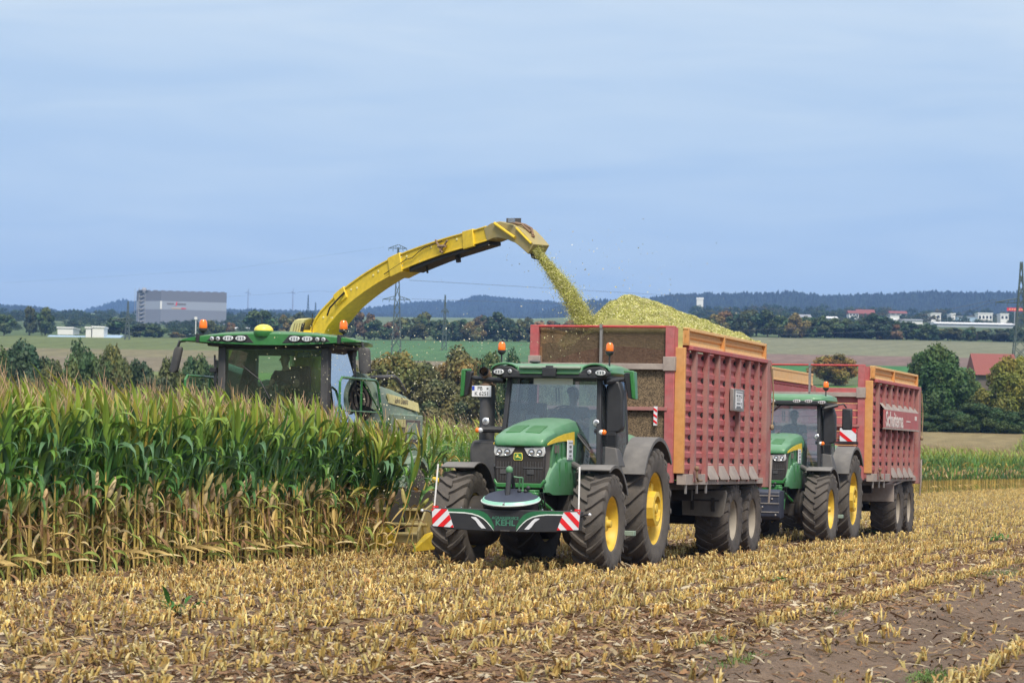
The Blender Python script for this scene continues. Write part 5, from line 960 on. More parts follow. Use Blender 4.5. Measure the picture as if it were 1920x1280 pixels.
def corn_variant(rd, lod=0):
    U = rd.uniform; H = U(2.0, 2.32); parts = {}
    lean = (U(-.02, .20), U(-.06, .06)); cx = lambda z: lean[0]*(z/2.4)**2; cy = lambda z: lean[1]*(z/2.4)**2
    q = Q(); zs = np.linspace(0, H+.1, 9 if lod == 0 else 4); c = []
    for z in zs[:-1]:
        if z < (1.15 if lod == 0 else .7): b = np.array((.70, .53, .16))*U(.75, 1.2) if rd.random() < .75 else np.array((.30, .28, .07))
        else: b = np.array((.17, .22, .05))
        c.append(b)
    stem(q, [(cx(z), cy(z), z) for z in zs], np.interp(zs, [0, 1.2, H], [.016, .0135, .005]), c, 5 if lod == 0 else 3); parts['stalk'] = q
    g, d = Q(), Q(); az = U(-.6, .6) + (0 if rd.random() < .5 else PI); nl = 23 if lod == 0 else 8; sg = 7 if lod == 0 else 4
    for k in range(nl):
        t = k/(nl-1); z = .12+t*(H-.20); az += PI+U(-.9, .9); wx = .14+.20*t; wd_ = (wx*U(.1, .7), U(-.05, .05))
        if z < (U(.72, 1.25) if lod == 0 else .62):
            L_ = U(.22, .52); col = [(.60, .45, .18), (.38, .23, .12), (.72, .60, .33), (.55, .40, .17), (.30, .38, .09)][rd.integers(0, 5)]
            leaf(d, (cx(z), cy(z), z), az, L_, U(.02, .055), U(-1.3, .75), U(.2, 1.5), col, U(-2.5, 2.5), sg, (U(-.05, .05), 0), np.array(col)*U(.7, 1.2), .8)
        else:
            gr = [(.07, .17, .05), (.09, .22, .05), (.14, .29, .05), (.10, .20, .10)][rd.integers(0, 4)]; up = min(1.15, max(0, (z-1.5)/.5))
            uu = min(.95, .8*up); gr = np.array(gr)*(1-uu)+np.array((.30, .40, .055))*uu; tip = gr*U(.8, 1.2) if rd.random() < .88-.2*min(up, 1) else np.array((.42, .34, .06))
            if rd.random() < .03: gr = np.array((.40, .32, .06)); tip = np.array((.48, .34, .08))
            L_ = U(.70, 1.02)*(1-.32*up); leaf(g, (cx(z), cy(z), z), az, L_, U(.07, .108)*(1-.2*up), U(1.2, 1.5), (U(.1, .9) if rd.random() < .42+.4*up else U(1.8, 3.2)), gr, U(-.9, .9), sg, wd_, tip, U(.2, .5))
    parts['foliage'] = g; parts['dry_foliage'] = d
    for j in range(1 if rd.random() < .65 else 2):
        e = Q(); parts['ear#%d' % j] = e
        z = U(.78, 1.26)-.14*j; a = U(0, 2*PI); tl = U(.10, .5); L_ = U(.23, .31); ca, sa = math.cos(a), math.sin(a); P = []; cc = []
        r0 = [.014, .036, .044, .041, .029, .012]; ts = [0, .12, .35, .6, .85, 1.0]; hc = np.array([(.70, .54, .28), (.74, .56, .34), (.58, .50, .20), (.62, .44, .24), (.40, .42, .12), (.78, .64, .38)][rd.integers(0, 6)])
        for t, r in zip(ts, r0):
            h = L_*t; ox, oz = (.02+math.sin(tl)*h), math.cos(tl)*h; n_ = 7 if lod == 0 else 4
            P.append([(cx(z)+ox*ca+r*math.cos(2*PI*k/n_), cy(z)+ox*sa+r*math.sin(2*PI*k/n_), z+oz) for k in range(n_+1)]); cc.append(hc*U(.85, 1.15))
        e.grid(P, np.array(cc[:-1]))
        tp = P[-1]; c0 = np.mean(tp, 0)
        for k in range(3): leaf(e, tuple(c0), U(0, 6.2), .05, .02, 1.2, 1.5, (.06, .025, .015) if rd.random() < .7 else (.4, .3, .15), 0, 2)
        leaf(e, (cx(z)+.02*ca, cy(z)+.02*sa, z+.02), a+U(-1, 1), L_*1.1, .04, 1.1, .6, hc*.9, 0, 4)
    tq = Q(); z = H; col = np.array([(.46, .30, .19), (.38, .27, .15), (.52, .38, .24)][rd.integers(0, 3)]); nb = 7 if lod == 0 else 3
    def spike(b, az_, L_, rise, w_):
        P = []; px = pz = 0; th = rise; s_ = 5
        for k in range(s_+1):
            t = k/s_; ww = w_*(1 if 0 < k < s_ else .35); P.append([(b[0]+px*math.cos(az_)+.22*t*t*L_+ww, b[1]+px*math.sin(az_), b[2]+pz), (b[0]+px*math.cos(az_)+.22*t*t*L_-ww, b[1]+px*math.sin(az_)+ww, b[2]+pz)]); px += L_/s_*math.cos(th); pz += L_/s_*math.sin(th); th -= U(.05, .14)
        tq.grid(P, col*U(.8, 1.2))
    spike((cx(z), cy(z), z), U(0, 6), U(.46, .62), 1.5, .0048)
    for k in range(nb): spike((cx(z), cy(z), z+.03+.02*k), U(0, 6.28), U(.22, .38), U(1.05, 1.4), .0036)
    parts['tassel'] = tq; return parts
rd = np.random.default_rng(11)
CV = [{k: q.arr() for k, q in corn_variant(rd).items()} for _ in range(16)]
def whole(p): 
    V, F, C, o = [], [], [], 0
    for v, f, c in p.values(): V.append(v); F.append(f+o); C.append(c); o += len(v)
    return np.concatenate(V), np.concatenate(F), np.concatenate(C)
CW = [whole(p) for p in CV]
CL = [whole({k: q.arr() for k, q in corn_variant(rd, 1).items()}) for _ in range(10)]
# standing block in front of the harvester
pts = []
for r_ in range(12):
    x = 4.22+.75*r_
    for y in np.arange(-2.9, 15.5, .118):
        if rd.random() < .04: continue
        pts.append((x+rd.normal(0, .04), y+rd.normal(0, .03), r_))
pts = np.array(pts); n = len(pts); W = tw(pts[:, 0], pts[:, 1], 0*pts[:, 0]); dist = np.hypot(W[:, 0], W[:, 1]); inview = np.abs(W[:, 0]/W[:, 1]) < .185
order = np.argsort(np.where(inview & (pts[:, 2] < 5), dist+pts[:, 2]*2.2, 1e9)); solo = order[:300]; rest = order[300:]
idx = rd.integers(0, 16, n); ang = RZ+rd.normal(0, .3, n)+0*idx; sc = rd.uniform(.93, 1.06, n); cs_ = rd.uniform(.85, 1.18, n)
protos = []
for k, p in enumerate(CV):
    protos.append(None)
first = {}
for i in solo:
    k = idx[i]
    if k not in first:
        t = thing('maize_plant', 'tall maize plant with green top and dry lower leaves at the cut edge', 'maize plant', group='maize plants standing along the cut edge')
        for nm, (v, f, c) in CV[k].items(): npobj(nm.split('#')[0], v, f, c, 'straw' if nm.split('#')[0] in ('dry_foliage', 'ear', 'tassel') else 'corn', t)
        first[k] = t; o = t
    else: o = tree_copy(first[k])
    o.location = tuple(W[i]); o.rotation_euler = (0, 0, ang[i]); o.scale = (sc[i],)*3
# plants toppling at the header and the rest of the block
V, F, C = merge(CW, idx[rest], rotz(ang[rest], sc[rest]), W[rest], cs_[rest])
m = 40; lx = rd.uniform(3.3, 4.9, m); ly = rd.uniform(-3.6, -2.7, m); LW = tw(lx, ly, 0*lx+.05); M = rotz(np.full(m, RZ), rd.uniform(.85, .95, m))
tl = rd.uniform(.05, .34, m); A = np.zeros((m, 3, 3))
for i in range(m):      # tilt towards the viewer's right
    c, s = math.cos(tl[i]), math.sin(tl[i]); A[i] = np.array(Matrix.Rotation(tl[i], 3, Vector(-TY)) if 0 else Matrix.Rotation(tl[i], 3, Vector(TY)*-1))
M = A@M; v2, f2, c2 = merge(CW, rd.integers(0, 16, m), M, LW, np.ones(m))
V = np.concatenate([V, v2]); F = np.concatenate([F, f2+len(V)-len(v2)]); C = np.concatenate([C, c2])
# far block beyond the cut strip
pts = []
for r_ in range(7):
    x = 13.2+.75*r_
    for y in np.arange(-262, 5, .26 if r_ < 2 else .34): pts.append((x+rd.normal(0, .06), y+rd.normal(0, .08)))
pts = np.array(pts); n = len(pts); W2 = tw(pts[:, 0], pts[:, 1], 0*pts[:, 0]); W2[:, 2] = np.interp(W2[:, 1], [240, 262, 300], [0, 3.1, 5.3]); v2, f2, c2 = merge(CL, rd.integers(0, 10, n), rotz(RZ+rd.normal(0, .5, n), rd.uniform(.95, 1.12, n)), W2, rd.uniform(.85, 1.2, n))
V = np.concatenate([V, v2]); F = np.concatenate([F, f2+len(V)-len(v2)]); C = np.concatenate([C, c2])
tag(npobj('maize_crop', V, F, C, 'corn'), 'mass of standing green maize behind the front rows and along the far edge of the field', 'maize crop', kind='stuff')

# ---------------------------------------------------------------- stubble
def stub_variant(lod=0):
    q = Q(); U = rd.uniform
    for j in range(rd.integers(2, 5) if lod == 0 else 1):
        bx, by = U(-.03, .03), U(-.03, .03); h = U(.09, .165); lx_, ly_ = U(-.06, .06), U(-.06, .06); hue = np.array([(.56, .40, .12), (.64, .46, .14), (.46, .30, .09), (.60, .50, .20)][rd.integers(0, 4)])
        top = np.array((.72, .60, .30)); cs = [hue*.55, hue*.9, hue*1.1, top*U(.8, 1.1)]
        zs = [0, h*.35, h*.75, h*.93, h]; r = U(.009, .0135); stem(q, [(bx+lx_*z/h, by+ly_*z/h, z) for z in zs], [r*1.15, r, r, r*1.25, r*1.5], cs, 5 if lod == 0 else 3)
        if lod == 0:
            for k in range(rd.integers(1, 4)): leaf(q, (bx+lx_*.6, by+ly_*.6, h*U(.3, .9)), U(0, 6.28), U(.05, .14), U(.012, .025), U(.7, 1.4), U(.5, 3), [(.62, .50, .24), (.40, .25, .09), (.32, .18, .08)][rd.integers(0, 3)], 0, 3)
        elif rd.random() < .5: leaf(q, (bx, by, h*.5), U(0, 6.28), .10, .02, 1.0, 1.5, (.5, .36, .15), 0, 2)
    return q.arr()
SV = [stub_variant() for _ in range(18)]; SL = [stub_variant(1) for _ in range(12)]
def dens(x, y):   # how well each stretch of row survived
    d = np.ones_like(x)
    d = np.where(x < -4.2, .55, d); d = np.where((x < -4.9) & (x > -5.9), .22, d); d = np.where((x < -5.9) & (x > -6.7), np.where(y > 9, .35, .95), d)
    d = np.where((x < -6.7) & (x > -8.9), .10, d); d = np.where((x <= -8.9) & (x > -9.7), .85, d); d = np.where((x <= -9.7) & (x > -12.5), .12, d); d = np.where(x <= -12.5, .5, d)
    d = np.where((y > 12) & (x > -4.9), d*.78, d); d = np.where((y > 17) & (x > -4.9), d*.8, d); return d
X, Y = [], []
for r_ in range(-90, 14):
    x = 4.22+.75*r_-.55 if r_ > 0 else 4.22+.75*r_-.75
    y1, y0 = 26, -190; yy = np.arange(y0, y1, .125)
    if r_ > 0: yy = yy[yy < -4.2]
    if x > 12.4: continue
    yy = yy+rd.normal(0, .025, len(yy)); X.append(np.full(len(yy), x)+rd.normal(0, .020, len(yy))); Y.append(yy)
X = np.concatenate(X); Y = np.concatenate(Y); W3 = tw(X, Y, 0*X); az = np.abs(W3[:, 0]/np.maximum(W3[:, 1], 1)); k = (W3[:, 1] > 17) & (az < .205) & (rd.random(len(X)) < dens(X, Y))
for wx, wy in ((-1.3, 0), (1.3, 0)): pass
k &= ~((Y > -30) & (Y < .6) & (np.abs(np.abs(X)-1.0) < .30) & (rd.random(len(X)) < .75))
X, Y, W3 = X[k], Y[k], W3[k]; d = np.hypot(W3[:, 0], W3[:, 1]); k = (d < 110) | (rd.random(len(d)) < .5); X, Y, W3, d = X[k], Y[k], W3[k], d[k]
def gz(x, y): return .03*np.sin(x*8.3)*0+.035*np.sin(y*.7+x)*np.sin(x*1.9)+.06*np.exp(-((x+7.6)/.25)**2)-.05*np.exp(-((x+7.0)/.22)**2)-.05*np.exp(-((x+8.3)/.3)**2)+.05*np.exp(-((x+5.5)/.2)**2)*np.exp(-((y-12)/6)**2)
W3[:, 2] = gz(X, Y)-.01
order = np.argsort(d); near = order[:300]; mid = order[300:][d[order[300:]] < 62]; far = order[300:][d[order[300:]] >= 62]
firsts = {}
for i in near:
    k = int(rd.integers(0, 18))
    if k not in firsts: o = npobj('maize_stub', *SV[k], 'straw'); tag(o, 'short cut maize stub with frayed pale top in the stubble rows nearest the viewer', 'maize stub', 'cut maize stubs nearest the viewer'); firsts[k] = o
    else: o = firsts[k].copy(); COL.objects.link(o)
    o.location = tuple(W3[i]); o.rotation_euler = (rd.normal(0, .16), rd.normal(0, .16), rd.uniform(0, 6.28)); o.scale = (rd.uniform(.85, 1.15),)*3
def tilt(n, s): 
    a = rotz(rd.uniform(0, 6.28, n), rd.uniform(.85, 1.15, n)); t1_, t2_ = rd.normal(0, s, n), rd.normal(0, s, n); S_ = np.tile(np.eye(3), (n, 1, 1)); S_[:, 0, 2] = t1_; S_[:, 1, 2] = t2_; return S_@a
v1, f1, c1 = merge(SV, rd.integers(0, 18, len(mid)), tilt(len(mid), .10), W3[mid], rd.uniform(.95, 1.35, len(mid)))
v2, f2, c2 = merge(SL, rd.integers(0, 12, len(far)), tilt(len(far), .12)*1.15, W3[far], rd.uniform(.85, 1.2, len(far)))
tag(npobj('maize_stubble', np.concatenate([v1, v2]), np.concatenate([f1, f2+len(v1)]), np.concatenate([c1, c2]), 'straw'), 'rows of short yellow maize stubble covering the harvested field', 'stubble', kind='stuff')
# litter of dry leaves and stalk bits
m = 140000; dd = 17.5+(rd.random(m)**1.3)*95; a = rd.uniform(-.2, .2, m); c = np.stack([dd*np.tan(a), dd, 0*a], -1); L_ = wt(c); c[:, 2] = gz(L_[:, 0], L_[:, 1])+rd.uniform(.0, .035, m)
keep = (L_[:, 0] < 4.5) & (rd.random(m) < np.where(L_[:, 0] < -6.9, .24, 1.0)*np.where((L_[:, 0] < -4.2) & (L_[:, 0] > -6), 1.0, .75)); c = c[keep]; m = len(c)
az = rd.uniform(0, 6.28, m); d1 = np.stack([np.cos(az), np.sin(az), rd.normal(0, .25, m)], -1); d2 = np.stack([-np.sin(az), np.cos(az), rd.normal(0, .5, m)], -1)
s1 = rd.uniform(.02, .10, m)[:, None]*np.where(rd.random((m, 1)) < .06, 2.2, 1); s2 = rd.uniform(.004, .016, m)[:, None]; mid_ = c+np.stack([0*az, 0*az, rd.uniform(0, .025, m)], -1)
V = np.stack([c-d1*s1-d2*s2, mid_-d2*s2, c+d1*s1-d2*s2*.4, c+d1*s1+d2*s2*.4, mid_+d2*s2, c-d1*s1+d2*s2], 1).reshape(-1, 3); b = np.arange(m)[:, None]*6; F = np.concatenate([b+[0, 1, 4, 5], b+[1, 2, 3, 4]], 1).reshape(-1, 4)
cl = np.array([(.36, .24, .12), (.26, .15, .08), (.46, .36, .21), (.20, .11, .06), (.56, .48, .34), (.32, .18, .09), (.40, .28, .11), (.22, .13, .07)]); C = np.repeat(cl[rd.integers(0, 8, m)]*rd.uniform(.6, 1.1, (m, 1)), 2, 0)
tag(npobj('crop_litter', V, F, C, 'straw'), 'dry brown leaf and stalk litter scattered between the stubble rows', 'litter', kind='stuff')
# clods of earth on the bare tracks
m = 9000; dd = 18+(rd.random(m)**1.3)*60; a = rd.uniform(-.2, .2, m); c = np.stack([dd*np.tan(a), dd, 0*a], -1); L_ = wt(c); c[:, 2] = gz(L_[:, 0], L_[:, 1]); keep = (L_[:, 0] < 4) & (rd.random(m) < np.where(L_[:, 0] < -5, 1, .35)); c = c[keep]; m = len(c)
s = (rd.random(m)**3*.032+.007)[:, None]; dirs = np.array([(1, 0, 0), (0, 1, 0), (-1, 0, 0), (0, -1, 0), (.2, 0, .8), (0, .2, -.5)]); V = (c[:, None]+dirs[None]*s[:, None]*rd.uniform(.6, 1.3, (m, 6, 1))).reshape(-1, 3); b = np.arange(m)[:, None]*6; F = np.concatenate([b+[0, 1, 4, 4], b+[1, 2, 4, 4], b+[2, 3, 4, 4], b+[3, 0, 4, 4]], 1).reshape(-1, 4)
F = np.concatenate([b+[0, 1, 2, 4], b+[0, 4, 2, 3], b+[0, 1, 4, 3], b+[1, 2, 3, 4]], 1).reshape(-1, 4)
tag(npobj('soil_clods', V, F, np.repeat(np.array((.17, .12, .085))*rd.uniform(.7, 1.3, (m, 1)), 4, 0), 'soil'), 'crumbly brown clods of earth on the bare wheel tracks', 'soil', kind='stuff')
# small green weeds and grass tufts
def weed(px, py, s, label):
    dq = Vector(((px-960)/FPX, -(py-640)/FPX, -1)); v = CM.to_3x3()@dq; t = -EYE/v.z; p = Vector((0, 0, EYE))+v*t
    q = Q()
    for k in range(26): leaf(q, (rd.normal(0, .10*s), rd.normal(0, .10*s), rd.uniform(0, .12*s)), rd.uniform(0, 6.28), rd.uniform(.08, .2)*s, rd.uniform(.02, .05)*s, rd.uniform(.5, 1.3), rd.uniform(.5, 2.5), [(.05, .17, .03), (.08, .22, .04), (.12, .25, .06)][rd.integers(0, 3)], 0, 4)
    o = npobj('weed', *q.arr(), 'corn'); o.location = p; tag(o, label, 'weed')
weed(340, 1160, 1.3, 'green leafy weed growing among the stubble at lower left'); weed(1462, 1098, .8, 'small fresh green leaf tuft in the stubble right of the front wheels'); weed(1870, 1018, 1.2, 'green leaves lying on the soil at the right edge of the field')
weed(1640, 1002, .9, 'green maize leaves lying behind the last trailer wheel')
q = Q()
for cxp, cyp, sp_, nn_ in ((1880, 1075, 1.0, 500), (1400, 1240, .5, 240), (1750, 1272, .4, 380), (1330, 1205, .35, 120), (1560, 1150, .5, 80)):
    dq = Vector(((cxp-960)/FPX, -(cyp-640)/FPX, -1)); v = CM.to_3x3()@dq; t = -EYE/v.z; p = Vector((0, 0, EYE))+v*t
    for k in range(nn_): e = rd.normal(0, 1, 2)*sp_*.5; pp = np.array(p)+TX*e[0]*.5+TY*e[1]*2.2; leaf(q, tuple(pp+[0, 0, .0]), rd.uniform(0, 6.28), rd.uniform(.03, .08), .006, 1.2, 1.4, [(.10, .20, .04), (.16, .24, .06)][rd.integers(0, 2)], 0, 2)
tag(npobj('grass_patch', *q.arr(), 'corn'), 'thin green grass sprouting on the bare wheel tracks', 'grass', kind='stuff')
# ---------------------------------------------------------------- terrain (one sheet)
PD = np.array([0, 240, 262, 300, 370, 450, 550, 900, 1300, 1800, 2500, 3300, 12000]); PZ = np.array([0, 0, 3.1, 5.3, 8.6, 13.5, 18.7, 39.9, 62, 90, 130, 150, 150])
def mult(px): return np.interp(px, [0, 1000, 1400], [.895, .925, 1.0])
def zter(d, az): return np.interp(d, PD, PZ)*mult(960+FPX*np.tan(np.clip(az, -.5, .5)))
def vnoise(x, y, s=0):
    def h(i, j): v = np.sin(i*127.1+j*311.7+s*74.7)*43758.5453; return v-np.floor(v)
    i, j = np.floor(x), np.floor(y); u, v = x-i, y-j; u, v = u*u*(3-2*u), v*v*(3-2*v)
    return (h(i, j)*(1-u)+h(i+1, j)*u)*(1-v)+(h(i, j+1)*(1-u)+h(i+1, j+1)*u)*v
def terrain():
    az = np.concatenate([np.linspace(-PI, -.30, 60)[:-1], np.linspace(-.30, .30, 520), np.linspace(.30, PI, 60)[1:]]); az[0] += 0; d = np.concatenate([[.5, 2, 5, 9, 13], np.geomspace(16, 120, 420), np.geomspace(121, 1000, 330), np.geomspace(1010, 7300, 90)])
    A, D = np.meshgrid(az, d); X, Y = D*np.sin(A), D*np.cos(A); Yd = np.where(np.abs(A) < .6, D*np.cos(A), D)
    Z = zter(Yd, A); Lf = wt(np.stack([X, Y, 0*X], -1)); near = np.clip((190-D)/60, 0, 1)
    g = gz(Lf[..., 0], Lf[..., 1])+.05*(vnoise(Lf[..., 0]*3.1, Lf[..., 1]*2.2, 1)-.5)+.05*(vnoise(Lf[..., 0]*9, Lf[..., 1]*5, 2)-.5)+.02*(vnoise(Lf[..., 0]*21, Lf[..., 1]*11, 4)-.5)
    Z = Z+g*near*np.where(np.abs(A) < .35, 1, 0)
    px = 960+FPX*np.tan(np.clip(A, -.6, .6)); nz_ = vnoise(X*.02, Y*.02, 5); n2 = vnoise(X*.005, Y*.002, 9)
    def col(c): return np.broadcast_to(np.array(c), X.shape+(3,)).copy()
    C = col((.175, .120, .082)); 
    lx = Lf[..., 0]; yel = np.clip((D-60)/90, 0, 1)*.8; C = C*(1-yel[..., None])+np.array((.36, .26, .11))*yel[..., None]
    soil = (lx < -6.7)[..., None]; C = np.where(soil & (D < 230)[..., None], C*.4+np.array((.185, .135, .098))*.6, C)
    litter = ((lx < -4.6) & (lx > -5.9))[..., None]; C = np.where(litter, C*.4+np.array((.21, .12, .07))*.6, C)
    def band(d0, d1, c, x0=-1e9, x1=1e9, soft=6):
        nonlocal C
        w_ = np.clip((Yd-d0)/soft+.5, 0, 1)*np.clip((d1-Yd)/soft+.5, 0, 1)*np.clip((px-x0)/30+.5, 0, 1)*np.clip((x1-px)/30+.5, 0, 1); C = C*(1-w_[..., None])+np.array(c)*w_[..., None]
    # fields rising beyond the maize
    band(236, 20000, (.10, .16, .05)); band(236, 270, (.20, .12, .06)); band(255, 300, (.25, .20, .10)); band(300, 345, (.15, .18, .08))
    band(345, 455, (.10, .20, .05)); band(455, 560, (.12, .15, .06), 1000); band(545, 603, (.05, .17, .05), 1000); band(603, 690, (.20, .14, .115), 1000); band(690, 905, (.185, .19, .115), 1000)
    
    band(345, 520, (.15, .18, .06), -1e9, 1000); band(520, 640, (.19, .16, .10), -1e9, 1000); band(640, 720, (.19, .17, .09), -1e9, 560); band(640, 905, (.075, .16, .06), 560, 1040); band(720, 905, (.13, .16, .055), -1e9, 560)
    band(905, 1500, (.09, .13, .05)); band(1500, 2400, (.14, .18, .08)); band(2400, 3000, (.20, .26, .12)); band(3000, 20000, (.03, .06, .03))
    C = C*(.82+.36*vnoise(Lf[..., 0]*.9, Lf[..., 1]*.25, 3))[..., None]*(.9+.2*nz_)[..., None]*(.9+.2*n2)[..., None]
    drill = np.where(D > 450, 1+.05*np.sin(px*.9+Yd*.12), 1); C = C*drill[..., None]
    V = np.stack([X, Y, Z], -1).reshape(-1, 3); a, b = X.shape; i = np.arange(a-1)[:, None]*b+np.arange(b-1)[None]; F = np.stack([i, i+1, i+b+1, i+b], -1).reshape(-1, 4)
    Cf = .25*(C[:-1, :-1]+C[1:, :-1]+C[:-1, 1:]+C[1:, 1:]); o = npobj('ground', V, F, Cf.reshape(-1, 3), 'soil', smooth=True); tag(o, 'brown harvested maize field rising to pale fields beyond', 'field', kind='structure')
MT['wood'] = plant_mat('distant_woodland', 0, .9, False, .02)
terrain()
# ---------------------------------------------------------------- wooded hills
def ridge(name, d, prof, foot, col, label, rough=5.0, seed=0):
    xs = np.arange(prof[0][0], prof[-1][0]+1, 1.6); top = np.interp(xs, [p[0] for p in prof], [p[1] for p in prof]); n = len(xs); rows = 46; V = np.zeros((rows, n, 3))
    af = (zter(d*foot, (xs-960)/FPX)-6-EYE)/(d*foot); at_ = (852+.0201*(xs-960)-top)/FPX; af = np.minimum(af, at_*.97)
    for r_ in range(rows):
        t = r_/(rows-1); dd = d*(foot+(1.12-foot)*t) ; tt = min(1, t/((1-foot)/(1.12-foot))); ztop = EYE+(852+.0201*(xs-960)-top)/FPX*d
        s_ = tt**.8; z = EYE+dd*(af*(1-s_)+at_*s_) if tt < 1 else ztop-(dd-d)*.25
        bump = rough*(vnoise(xs*.9*(d/4000), np.full(n, r_*1.4), seed)+.6*vnoise(xs*.33, np.full(n, r_*.6), seed+1)-.8)
        V[r_, :, 0] = dd*(xs-960)/FPX; V[r_, :, 1] = dd; V[r_, :, 2] = z+bump*(.4+.6*tt)
    i = np.arange(rows-1)[:, None]*n+np.arange(n-1)[None]; F = np.stack([i, i+1, i+n+1, i+n], -1).reshape(-1, 4); X = (np.arange(n-1)[None]+0*np.arange(rows-1)[:, None]).astype(float); Y = (np.arange(rows-1)[:, None]+0*X).astype(float)
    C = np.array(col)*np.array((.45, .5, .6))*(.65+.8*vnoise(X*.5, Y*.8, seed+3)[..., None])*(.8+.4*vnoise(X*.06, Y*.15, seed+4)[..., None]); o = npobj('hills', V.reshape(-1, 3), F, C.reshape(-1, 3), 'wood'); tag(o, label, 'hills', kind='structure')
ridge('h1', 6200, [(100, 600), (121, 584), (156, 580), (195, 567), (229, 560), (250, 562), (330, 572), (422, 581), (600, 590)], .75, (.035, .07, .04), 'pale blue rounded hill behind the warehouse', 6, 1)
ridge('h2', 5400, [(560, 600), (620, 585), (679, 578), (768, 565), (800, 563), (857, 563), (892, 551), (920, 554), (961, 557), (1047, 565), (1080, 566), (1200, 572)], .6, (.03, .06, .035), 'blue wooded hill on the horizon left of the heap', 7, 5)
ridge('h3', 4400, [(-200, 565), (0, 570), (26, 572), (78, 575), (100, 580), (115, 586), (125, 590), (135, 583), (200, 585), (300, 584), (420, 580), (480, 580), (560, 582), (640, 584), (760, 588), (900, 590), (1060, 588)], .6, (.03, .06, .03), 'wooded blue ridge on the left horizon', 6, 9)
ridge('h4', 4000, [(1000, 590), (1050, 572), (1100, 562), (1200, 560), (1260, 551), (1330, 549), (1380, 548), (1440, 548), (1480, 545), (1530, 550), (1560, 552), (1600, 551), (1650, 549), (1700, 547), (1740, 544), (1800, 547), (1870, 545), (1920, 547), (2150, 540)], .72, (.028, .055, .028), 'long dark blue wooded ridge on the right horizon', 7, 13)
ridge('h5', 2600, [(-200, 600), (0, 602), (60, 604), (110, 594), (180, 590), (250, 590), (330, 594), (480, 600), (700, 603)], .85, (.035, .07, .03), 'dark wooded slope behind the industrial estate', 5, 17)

# ---------------------------------------------------------------- trees
def tree_mesh(seed, n, shape, leafs=.3, nc=26):
    r_ = np.random.default_rng(seed); q = Q(); cen = []; rad = []
    for k in range(nc):    # clumps fill a unit crown: height 1, radius shape
        t = r_.uniform(.10, .95); prof = {'round': math.sin(PI*min(1, t*.95+.05))**.55, 'tall': math.sin(PI*(t*.9+.08))**.7*.75, 'bush': (1-t**2.2)**.5}[shape]
        a = r_.uniform(0, 2*PI); rr = prof*r_.uniform(.35, 1.0)*.42; cen.append((rr*math.cos(a), rr*math.sin(a), .12+t*.80 if shape != 'bush' else .04+t*.85)); rad.append(r_.uniform(.09, .17)*(1.1-.3*t))
    cen = np.array(cen); rad = np.array(rad); tint = r_.uniform(.72, 1.35, nc); hue = r_.uniform(-1, 1, nc)
    k = r_.integers(0, nc, n); d = r_.normal(0, 1, (n, 3)); d /= np.linalg.norm(d, axis=1)[:, None]; p = cen[k]+d*(rad[k]*r_.uniform(.55, 1.12, n)**1)[:, None]; p[:, 2] = np.clip(p[:, 2], .03, 1.02)
    nrm = d+r_.normal(0, .6, (n, 3)); nrm /= np.linalg.norm(nrm, axis=1)[:, None]; u = np.cross(nrm, r_.normal(0, 1, (n, 3))); u /= np.linalg.norm(u, axis=1)[:, None]; v = np.cross(nrm, u); s = leafs*r_.uniform(.6, 1.3, n)[:, None]*.1
    V = np.stack([p-u*s-v*s*.6, p+u*s*.8-v*s*.8, p+u*s+v*s*.6, p-u*s*.7+v*s*.9], 1).reshape(-1, 3)
    C = np.ones((n, 3))*tint[k][:, None]*r_.uniform(.8, 1.25, (n, 1)); C[:, 0] *= 1+.25*hue[k]; C[:, 2] *= 1-.15*hue[k]
    tq = Q(); H_ = .55
    def limb(a, b, r0, r1): tq.grid([[(p_[0]+r*math.cos(2*PI*j/6), p_[1]+r*math.sin(2*PI*j/6), p_[2]) for j in range(7)] for p_, r in ((a, r0), ((np.array(a)+b)/2+r_.normal(0, .01, 3), (r0+r1)/2), (b, r1))], (.07, .055, .04))
    limb((0, 0, -.03), (.01, 0, .30), .028, .020); limb((.01, 0, .30), (0, .01, H_+.25), .020, .006)
    for j in range(6): i = r_.integers(0, nc); z0 = r_.uniform(.15, .4); limb((0, 0, z0), tuple(cen[i]), .014, .004)
    me_c = (V, np.arange(n*4).reshape(-1, 4), C); return me_c, tq.arr()
TREES = {}
def proto_tree(key, seed, n, shape, leafs, nc):
    c, t = tree_mesh(seed, n, shape, leafs, nc); TREES[key] = (c, t)
MESHC = {}
for k in range(5): proto_tree(('far', k), 30+k, 4200, ('round', 'tall', 'round', 'bush', 'round')[k], .34, 26)
for k in range(5): proto_tree(('mid', k), 50+k, 15000, ('round', 'bush', 'tall', 'bush', 'round')[k], .17, 46)
for k in range(3): proto_tree(('near', k), 70+k, 26000, ('round', 'bush', 'round')[k], .15, 60)
def tree(key, px, d, top, wpx, col, label, group=None, name='tree', sink=.3):
    x = d*(px-960)/FPX; az = math.atan(x/d); zb = float(zter(d, az))-sink; zt = zat(px, top, d); h = zt-zb; w_ = wpx/FPX*d
    o = bpy.data.objects.new(name, None); COL.objects.link(o); o.location = (x, d, zb); o.rotation_euler = (0, 0, random.uniform(0, 6.28)); ws = 1.22 if key[0] == 'mid' else 1.3; o.scale = (w_*ws, w_*ws, h)
    for nm, part in (('crown', 0), ('trunk', 1)):
        mk = (key, part)
        if mk not in MESHC: c = npobj(nm, *TREES[key][part], 'leaf'); MESHC[mk] = c.data
        else: c = bpy.data.objects.new(nm, MESHC[mk]); COL.objects.link(c)
        c.parent = o; c.color = (*[q*(1.35 if key[0] == 'mid' else 1.3) for q in col], 1) if part == 0 else (1, 1, 1, 1)
    return tag(o, label, 'tree' if name != 'bush' else 'bush', group)
